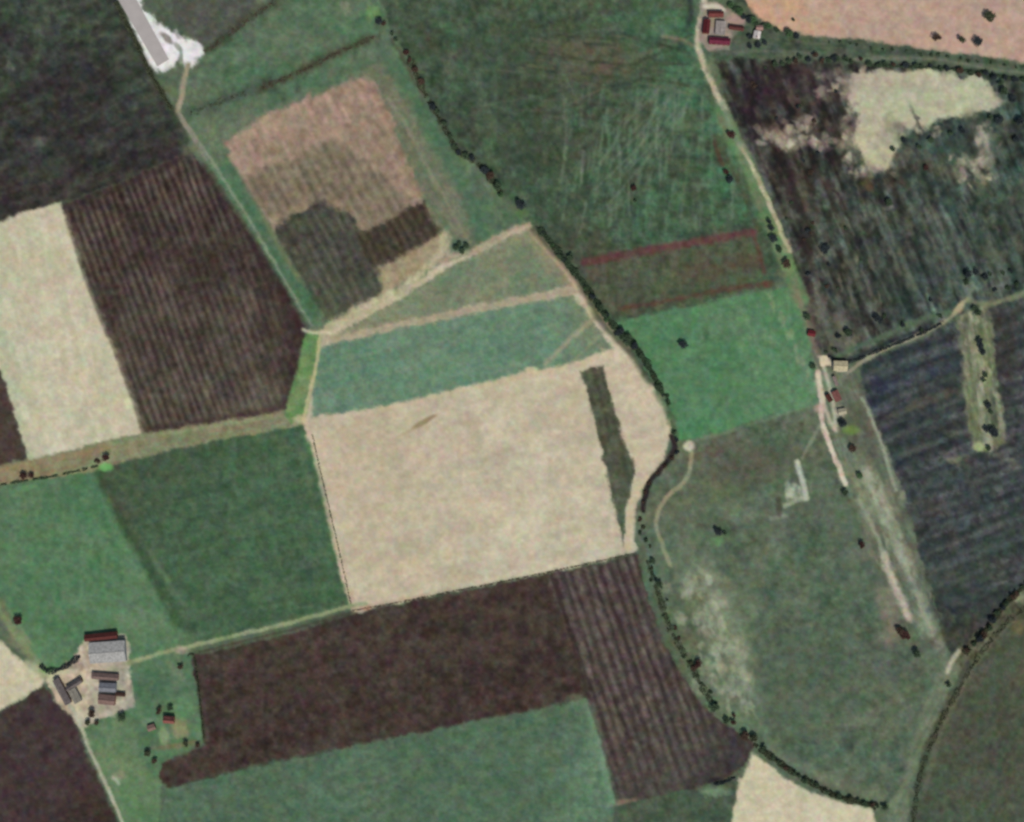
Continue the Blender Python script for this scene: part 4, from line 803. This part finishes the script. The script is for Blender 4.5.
# by the concrete pads
building('barn', 839.5, 366, 14, 10, -2, 5, 1.6, (192, 182, 148), 'cream roofed barn on the concrete pads by the dark field', 'barn', 'pale', wins=3, bigdoor=True)
building('shed', 836, 396, 11, 7, -66, 3, 1.6, (132, 88, 82), 'dull pink roofed shed east of the pinkish track', 'shed', wins=2)
building('shed', 828.5, 398, 8, 5, -60, 3, 1.6, (88, 50, 44), 'dark brown roofed shed right beside the pinkish track', 'shed', 'dark', wins=2)
building('shed', 841.5, 411.5, 8, 6, 10, 2.8, 1.2, (178, 172, 146), 'small cream roofed hut south of the two sheds', 'hut', 'pale', wins=2)
building('shed', 811, 333.5, 7.5, 6, -10, 3, 1.6, (112, 44, 50), 'small bright red roofed hut north of the cream roofed barn', 'hut', wins=2)
building('shed', 835, 381, 10, 3.5, -68, 2.6, 1, (150, 134, 128), 'narrow pinkish grey shed between the barn and the sheds', 'shed', 'pale', wins=2)

# ---------------------------------------------------------------- lone trees
tree(519.5, 206, 6.2, 'navy', 'large dark blue-green tree just above the point of the tan wedge', h=12)
tree(682, 345, 5.2, 'navy', 'single dark tree in the middle of the smooth bright green pasture', h=10)
tree(717, 532, 5.2, 'navy', 'lone dark tree in the rough pasture east of the curling footpath', h=9); 
tree(724, 533, 2.6, 'dark', 'small tree touching the lone dark tree in the rough pasture', h=5)
tree(633.5, 189, 3.6, 'red', 'small reddish brown tree alone in the streaked green field')
tree(635, 201, 2.2, 'dark', 'tiny dark tree below the small reddish one in the streaked field')
tree(936, 38, 4.8, 'brown', 'brown tree, westernmost of four on the pinkish tan field')
tree(960, 41, 4.4, 'olive', 'olive tree, second from the west on the pinkish tan field')
tree(977, 42, 5.6, 'navy', 'darkest tree on the pinkish tan field, east end of the line')
tree(988, 18, 6, 'olive', 'lone olive tree standing north of the other three on the pinkish tan field')
tree(793, 20, 2.2, 'olive', 'tiny faint tree near the corner of the pinkish tan field')
tree(19.5, 620, 5.4, 'red', 'round dark red tree beside the grassy verge west of the pasture', h=9)
tree(905, 634, 6.5, 'red', 'dark copper tree on the bare brown patch near the long strip', h=9); tree(899, 630, 4.5, 'brown', 'brown tree close against the dark copper tree')
tree(861.5, 545, 4.6, 'red', 'single copper tree halfway down the rough strip', h=8); tree(852, 448, 4.4, 'brown', 'brown tree in the upper part of the rough strip')
tree(859, 475, 4, 'green', 'green tree below the brown one in the rough strip'); tree(844, 492, 4, 'dark', 'dark tree at the end of the pinkish cream track')
tree(948, 685, 3.6, 'dark', 'small dark tree on the grassy lane south of the cream gateway'); tree(915.5, 653, 4.4, 'dark', 'dark green tree south of the dark copper tree')
tree(842, 423.5, 4.6, 'navy', 'dark blue-green tree south of the small cream roofed hut'); tree(812.5, 366, 3.8, 'dark', 'dark tree west of the cream pad')
tree(806, 317, 4.6, 'dark', 'dark tree north of the bright red roofed hut'); tree(875.5, 318, 4.8, 'navy', 'dark tree on the edge of the scorched field')
tree(847, 333, 4.5, 'dark', 'dark tree in the scorched field above the long bank'); tree(967, 275, 5, 'navy', 'dark tree north of the junction of the pale tracks')
tree(824, 249, 5.5, 'navy', 'dark tree in the western part of the scorched field'); tree(888, 203, 4.5, 'dark', 'dark tree near the small white spot in the scorched field')
tree(730, 136, 5.4, 'red', 'dark copper tree where the two stretches of cream lane meet', h=8); tree(729.5, 180, 4.2, 'navy', 'dark tree on the west edge of the lane verge')
tree(726, 172, 3.2, 'red', 'reddish tree beside the dark one on the verge edge')
tree(92.5, 713, 4.6, 'brown', 'larger brown tree between farm drive and yard'); tree(88, 722, 3.6, 'olive', 'smaller olive tree south of the brown one by the drive'); tree(97, 722, 3.2, 'brown', 'small brown tree east of the pair by the drive')
tree(122.5, 716, 4.8, 'dark', 'dark green tree at the south east corner of the tan farmyard'); tree(181, 667, 4, 'brown', 'brown tree in the paddock corner by the ploughed field')
tree(160, 711, 4, 'brown', 'brown tree north west of the lone farmhouse'); tree(171, 707, 4, 'dark', 'dark green tree north of the lone farmhouse')
tree(148, 753, 4, 'olive', 'olive tree at the western tip of the chocolate soil'); tree(155, 760, 3.5, 'brown', 'brown tree below the olive one at the tip of the chocolate soil')
tree(187, 743, 3.6, 'olive', 'olive tree south east of the lone farmhouse'); tree(198, 745, 3, 'brown', 'brown tree near the paddock corner by the chocolate soil')
tree(107, 457, 5, 'red', 'dark red tree on the grassy lane above a vivid green spot'); bush(97, 461, 3.4, 'brown', 'brown bush west of the dark red tree on the lane')
tree(24, 476, 4.4, 'red', 'larger of two red trees on the western end of the grassy lane'); tree(32, 475, 3.4, 'red', 'smaller of two red trees on the western end of the grassy lane')
tree(714, 706, 5.6, 'dark', 'round dark green tree east of the ridged field', h=9); tree(726, 720, 4, 'dark', 'dark tree next to a small orange-red one by the ridged field'); tree(732.5, 722, 3.4, 'red', 'small orange-red tree by the ridged field'); tree(734, 715, 2.6, 'red', 'tiny orange-red tree north of the other one')
tree(744, 735, 5.5, 'brown', 'large brown tree at the tip of the ridged field'); tree(753, 737, 5, 'olive', 'olive-brown tree above the pale cream field corner'); tree(698, 664, 5, 'red', 'reddish brown tree on the western bank of the rough pasture'); tree(693, 668, 3.4, 'brown', 'brown tree beside the reddish one on the bank')
tree(658, 584, 4.6, 'dark', 'dark tree at the north end of the ridged field boundary'); tree(652, 561, 3.4, 'dark', 'small dark tree south of the stream bend')

G = 'trees along the stream north of the tan wedge'
for (u, v, r, kd) in [(379, 22, 3.6, 'navy'), (384, 25, 2.8, 'brown'), (392, 34, 2.4, 'dark'), (396, 40, 2.2, 'dark'), (406, 53, 3, 'red'), (410, 61, 2.8, 'brown'), (415, 70, 3, 'brown'), (421, 82, 3.2, 'brown'), (433, 107, 3.6, 'navy'), (437, 112, 3, 'dark'),
                   (444, 124, 2.8, 'dark'), (450, 137, 2.8, 'dark'), (455, 147, 3, 'dark'), (459, 153, 3, 'navy'), (466, 156, 3.4, 'dark'), (472, 158, 3, 'navy'), (484, 171, 4, 'navy'), (490, 176, 3.8, 'brown'), (498, 187, 4.2, 'dark'), (501, 196, 3, 'green')]:
    tree(u, v, r * 1.2, kd, 'scattered small dark tree in the broken line along the stream north of the tan wedge', G)
G = 'bushes lining the rounded eastern edge of the tan field'
for i, (u, v) in enumerate(along([(537, 230), (556, 256), (575, 277), (590, 300), (604, 320), (620, 338), (636, 354), (648, 374), (660, 392), (668, 408)], 4.4, 1.6)):
    bush(u + 2.2, v - 1, rt.uniform(1.6, 4.8) * (1.1 if 255 < v < 360 else .8), rt.choice(['navy', 'dark', 'dark', 'green', 'olive']), 'dark bush in the dense line between the tan field edge and the green fields', G)
for (u, v, r) in [(569, 257, 4.2), (567, 263, 3.6), (591, 297, 4), (599, 309, 5), (602, 315, 4), (619, 331, 4.4), (627, 337, 5), (633, 346, 4.6), (640, 357, 4.2), (657, 387, 4)]:
    tree(u + 1, v, r, rt.choice(['navy', 'dark']), 'tall dark tree rising from the bush line beside the tan field edge', 'tall trees in the bush line beside the tan field')
G = 'bushes by the stream'
for (u, v, r, kd) in [(674, 432, 3.4, 'dark'), (677, 440, 3, 'navy'), (677, 452, 3.2, 'navy'), (672, 458, 2.8, 'brown'), (665, 466, 2.6, 'brown'), (657, 473, 2.6, 'brown'), (649, 483, 2.8, 'brown'), (645, 492, 2.6, 'brown'), (643, 502, 2.6, 'brown'), (640, 519, 3.4, 'brown'), (643, 527, 2.8, 'olive'), (640, 533, 3.2, 'dark'), (646, 540, 3.2, 'dark'), (650, 546, 2.4, 'olive')]:
    bush(u, v, r, kd, 'dark bush on the bank where the stream bends below the rounded tan field', G)
G = 'bushes between ridged field and rough pasture'
for (u, v) in along([(650, 566), (660, 600), (672, 632), (688, 660), (704, 690), (716, 706)], 13, 4.5):
    bush(u + 2, v, rt.uniform(1.6, 3), rt.choice(['dark', 'olive', 'brown', 'dark']), 'low scattered bush on the bank between the ridged field and the worn pasture', G)
G = 'trees in the lane verge'
for (u, v, r, kd) in [(769, 222, 3.2, 'navy'), (770.5, 229, 3.2, 'navy'), (772, 239, 5.2, 'navy'), (779, 250, 3.6, 'dark')]:
    tree(u, v, r, kd, 'tall dark tree in the clump on the west side of the sunlit lane', G, h=9)
tree(785, 264, 6, 'brown', 'broad dark brown tree at the foot of the sunlit lane', h=10)
G = 'trees along the north edge of the scorched field'
for (u, v, r) in [(758, 46, 4), (750, 47, 3.4), (750, 37, 3.4), (764, 43, 3.2)]:
    tree(u, v, r, 'navy', 'very dark tree huddled close round the white roofed cottage', 'trees round the cottage')
for (u, v) in along([(728, 5), (742, 14), (758, 24), (775, 30), (800, 36)], 6, 2):
    tree(u, v, rt.uniform(2.6, 4.6), rt.choice(['dark', 'green', 'navy', 'dark']), 'green tree in the belt between the courtyard farm and the pinkish tan field', 'tree belt by the pinkish tan field')
for (u, v) in along([(772, 62), (800, 60), (830, 59), (858, 62)], 6, 3.5) + along([(868, 65), (930, 67), (1000, 78), (1060, 86)], 9, 1.2):
    tree(u, v, rt.uniform(2.4, 4.2), rt.choice(['dark', 'navy', 'brown', 'dark']), 'dark hedgerow tree along the green verge north of the scorched field', G)
for (u, v) in along([(830, 42), (880, 48), (950, 57), (1030, 68)], 11, 1.5): bush(u, v, rt.uniform(1.6, 2.8), 'dark', 'low green bush on the southern rim of the pinkish tan field', 'bushes on the rim of the pinkish tan field')
G = 'trees round the bare yellow patch'
for (u, v, r, kd) in [(998, 120, 5, 'navy'), (990, 118, 3.5, 'dark'), (962, 131, 4, 'navy'), (950, 134, 3, 'dark'), (930, 140, 4, 'dark'), (918, 148, 3.5, 'dark'), (903, 141, 3, 'navy'), (1002, 92, 5, 'dark'), (1012, 100, 5, 'navy'), (1018, 122, 5, 'navy'), (892, 150, 3, 'dark'), (1000, 84, 4, 'dark'), (925, 168, 3, 'red'), (1015, 140, 4, 'navy')]:
    tree(u, v, r, kd, 'dark tree on the ragged edge of the bare yellow patch', G)
G = 'bushes in the dark soil west of the bare patch'
for i in range(46):
    u = rt.uniform(728, 850); v = rt.uniform(66, 300)
    if u < 728 + (v - 66) * .33 + 8 or (v > 125 and v < 150): continue
    bush(u, v, rt.uniform(1.8, 3.6), rt.choice(['navy', 'dark', 'brown', 'brown']), 'low dark scrub bush on the purplish brown soil of the blotchy field', G)
G = 'bushes on the bank between the two dark fields'
for (u, v) in [(884, 316), (880, 321), (850, 333), (845, 331), (838, 336), (976, 272), (984, 277), (990, 274), (1003, 273), (1010, 271), (1008, 288), (1016, 284), (994, 290), (902, 325), (930, 300), (940, 316), (826, 352), (835, 350), (921, 330), (966, 282)]:
    bush(u, v, rt.uniform(2.6, 4.4), rt.choice(['navy', 'dark']), 'dark bush near the pale track on the bank between the two dark fields', G)
G = 'dark bushes on the grass island'
for (u, v, r) in [(974, 308, 3), (977, 313, 3), (978, 341, 4), (980, 346, 3.4), (982, 352, 3.2), (985, 375, 2.8), (987, 405, 3.4), (990, 412, 2.4), (985, 429, 3.2), (991, 431, 4.6), (994, 434, 3.6), (983, 380, 2.4), (988, 448, 2.6)]:
    tree(u, v, r * 1.15, 'navy' if r > 3 else 'dark', 'dark tree in the file along the olive grass island', G)
G = 'trees in the twin hedges climbing north east'
for (u, v) in along([(1034, 576), (1018, 592), (1003, 606), (990, 622), (980, 636), (967, 650)], 7, 1.6):
    tree(u, v, rt.uniform(2.8, 4.6), rt.choice(['dark', 'brown', 'navy']), 'dark tree in the upper hedge of the narrow overgrown lane', G)
for i, (u, v) in enumerate(along([(762, 748), (785, 766), (806, 780), (828, 792), (850, 799), (880, 806)], 7.5, 1.5)):
    tree(u, v, rt.uniform(2.4, 3.8), rt.choice(['dark', 'brown', 'olive', 'dark']), 'small dark tree in the curving hedge above the pale cream field', 'trees in the curving southern hedge')
tree(884, 807, 4, 'dark', 'dark tree at the foot of the grassy lane')
for (u, v, r) in [(456, 248, 3.6), (462, 251, 4), (466, 246, 3.4), (459, 244, 3)]:
    tree(u, v, r, 'dark', 'green tree in the small thicket where the cream track meets the wedge', 'thicket by the wedge')

# ---------------------------------------------------------------- hedges
hedge([(116, 2), (126, 22), (140, 50), (152, 76), (172, 110)], 5, 3, 'olive', 'dark hedge separating the fallow field from the white apron', seed=1)
hedge([(-40, 494), (0, 485), (30, 480), (60, 475), (98, 466)], 3, 2.4, 'dark', 'broken dark hedge along the southern side of the western grassy lane', gap=.35, seed=2)
hedge([(648, 560), (658, 592), (672, 632), (690, 664), (706, 694), (716, 706)], 8, 2.0, 'olive', 'thin straggling hedge between the ridged field and worn pasture', seed=31, gap=.2, dens=1.4)
hedge([(410, 60), (422, 88), (434, 110), (448, 134), (458, 152), (476, 162), (490, 178), (502, 194)], 7.5, 2.4, 'olive', 'straggling olive hedge under the small trees along the northern stream', seed=32, gap=.2, dens=2.0)
hedge([(41, 665), (48, 671), (60, 669), (70, 664), (80, 656)], 6.5, 4, 'navy', 'thick blue-black hedge north west of the farmyard', seed=3)
hedge([(754, 744), (785, 767), (806, 780), (830, 793), (850, 800), (876, 806)], 8, 2.8, 'olive', 'curving dark hedge above the pale cream field in the south', seed=4, gap=.15)
hedge([(1044, 568), (1020, 590), (1003, 606), (986, 630), (964, 654)], 8, 2.6, 'olive', 'upper hedge of the narrow overgrown lane climbing north east', seed=5, gap=.2)
hedge([(1050, 590), (1012, 618), (985, 648), (962, 684), (938, 728), (921, 772), (914, 815), (906, 900)], 7, 2.0, 'olive', 'lower hedge of the overgrown lane, curving away to the south', seed=6, gap=.2, dens=1.1)
hedge([(540, 230), (562, 256), (590, 292), (612, 324), (640, 352), (664, 396)], 8, 3.4, 'dark', 'continuous dark hedge beneath the trees east of the tan field', seed=7)
hedge([(312, 434), (325, 490), (340, 555), (351, 604)], 1.8, 1.0, 'dark', 'thin dark hedge between the mown pasture and the large tan field', seed=8, dens=1.6)
hedge([(188, 656), (194, 656), (199, 690), (204, 738)], 2.4, 1.8, 'olive', 'thin hedge between paddocks and the chocolate soil', seed=9)
hedge([(868, 66), (950, 69), (1024, 80), (1100, 92)], 3.4, 2.4, 'dark', 'straight dark hedge along the north side of the bare yellow patch', seed=10)
hedge([(190, 114), (215, 104), (245, 93)], 6, 1.5, 'olive', 'faint olive hedge strip west of the brown one above the pinkish field', seed=21, gap=.3, dens=.7)
hedge([(260, 89), (300, 72), (330, 57), (374, 37)], 6, 1.6, 'brown', 'brown scrubby hedge strip slanting above the pinkish field', seed=22, gap=.25, dens=.8)
hedge([(204, 52), (225, 38), (245, 22), (275, 2)], 7, 1.6, 'brown', 'brown scrubby hedge strip running north east from the white apron', seed=23, gap=.25, dens=.7)
hedge([(352, 611), (400, 602), (450, 592), (540, 574), (636, 553)], 1.8, 1.2, 'brown', 'thin brown hedge between the large tan field and chocolate soil', seed=13, dens=1.5)
hedge([(828, 356), (848, 362), (880, 350), (920, 334), (944, 322)], 3.5, 2, 'navy', 'dark hedge below the bank between the two dark fields', seed=14, gap=.1)
hedge([(714, 784), (722, 783), (735, 777)], 4, 2.5, 'navy', 'short black hedge at the corner of the ridged field', seed=15)
bpy.context.view_layer.update()
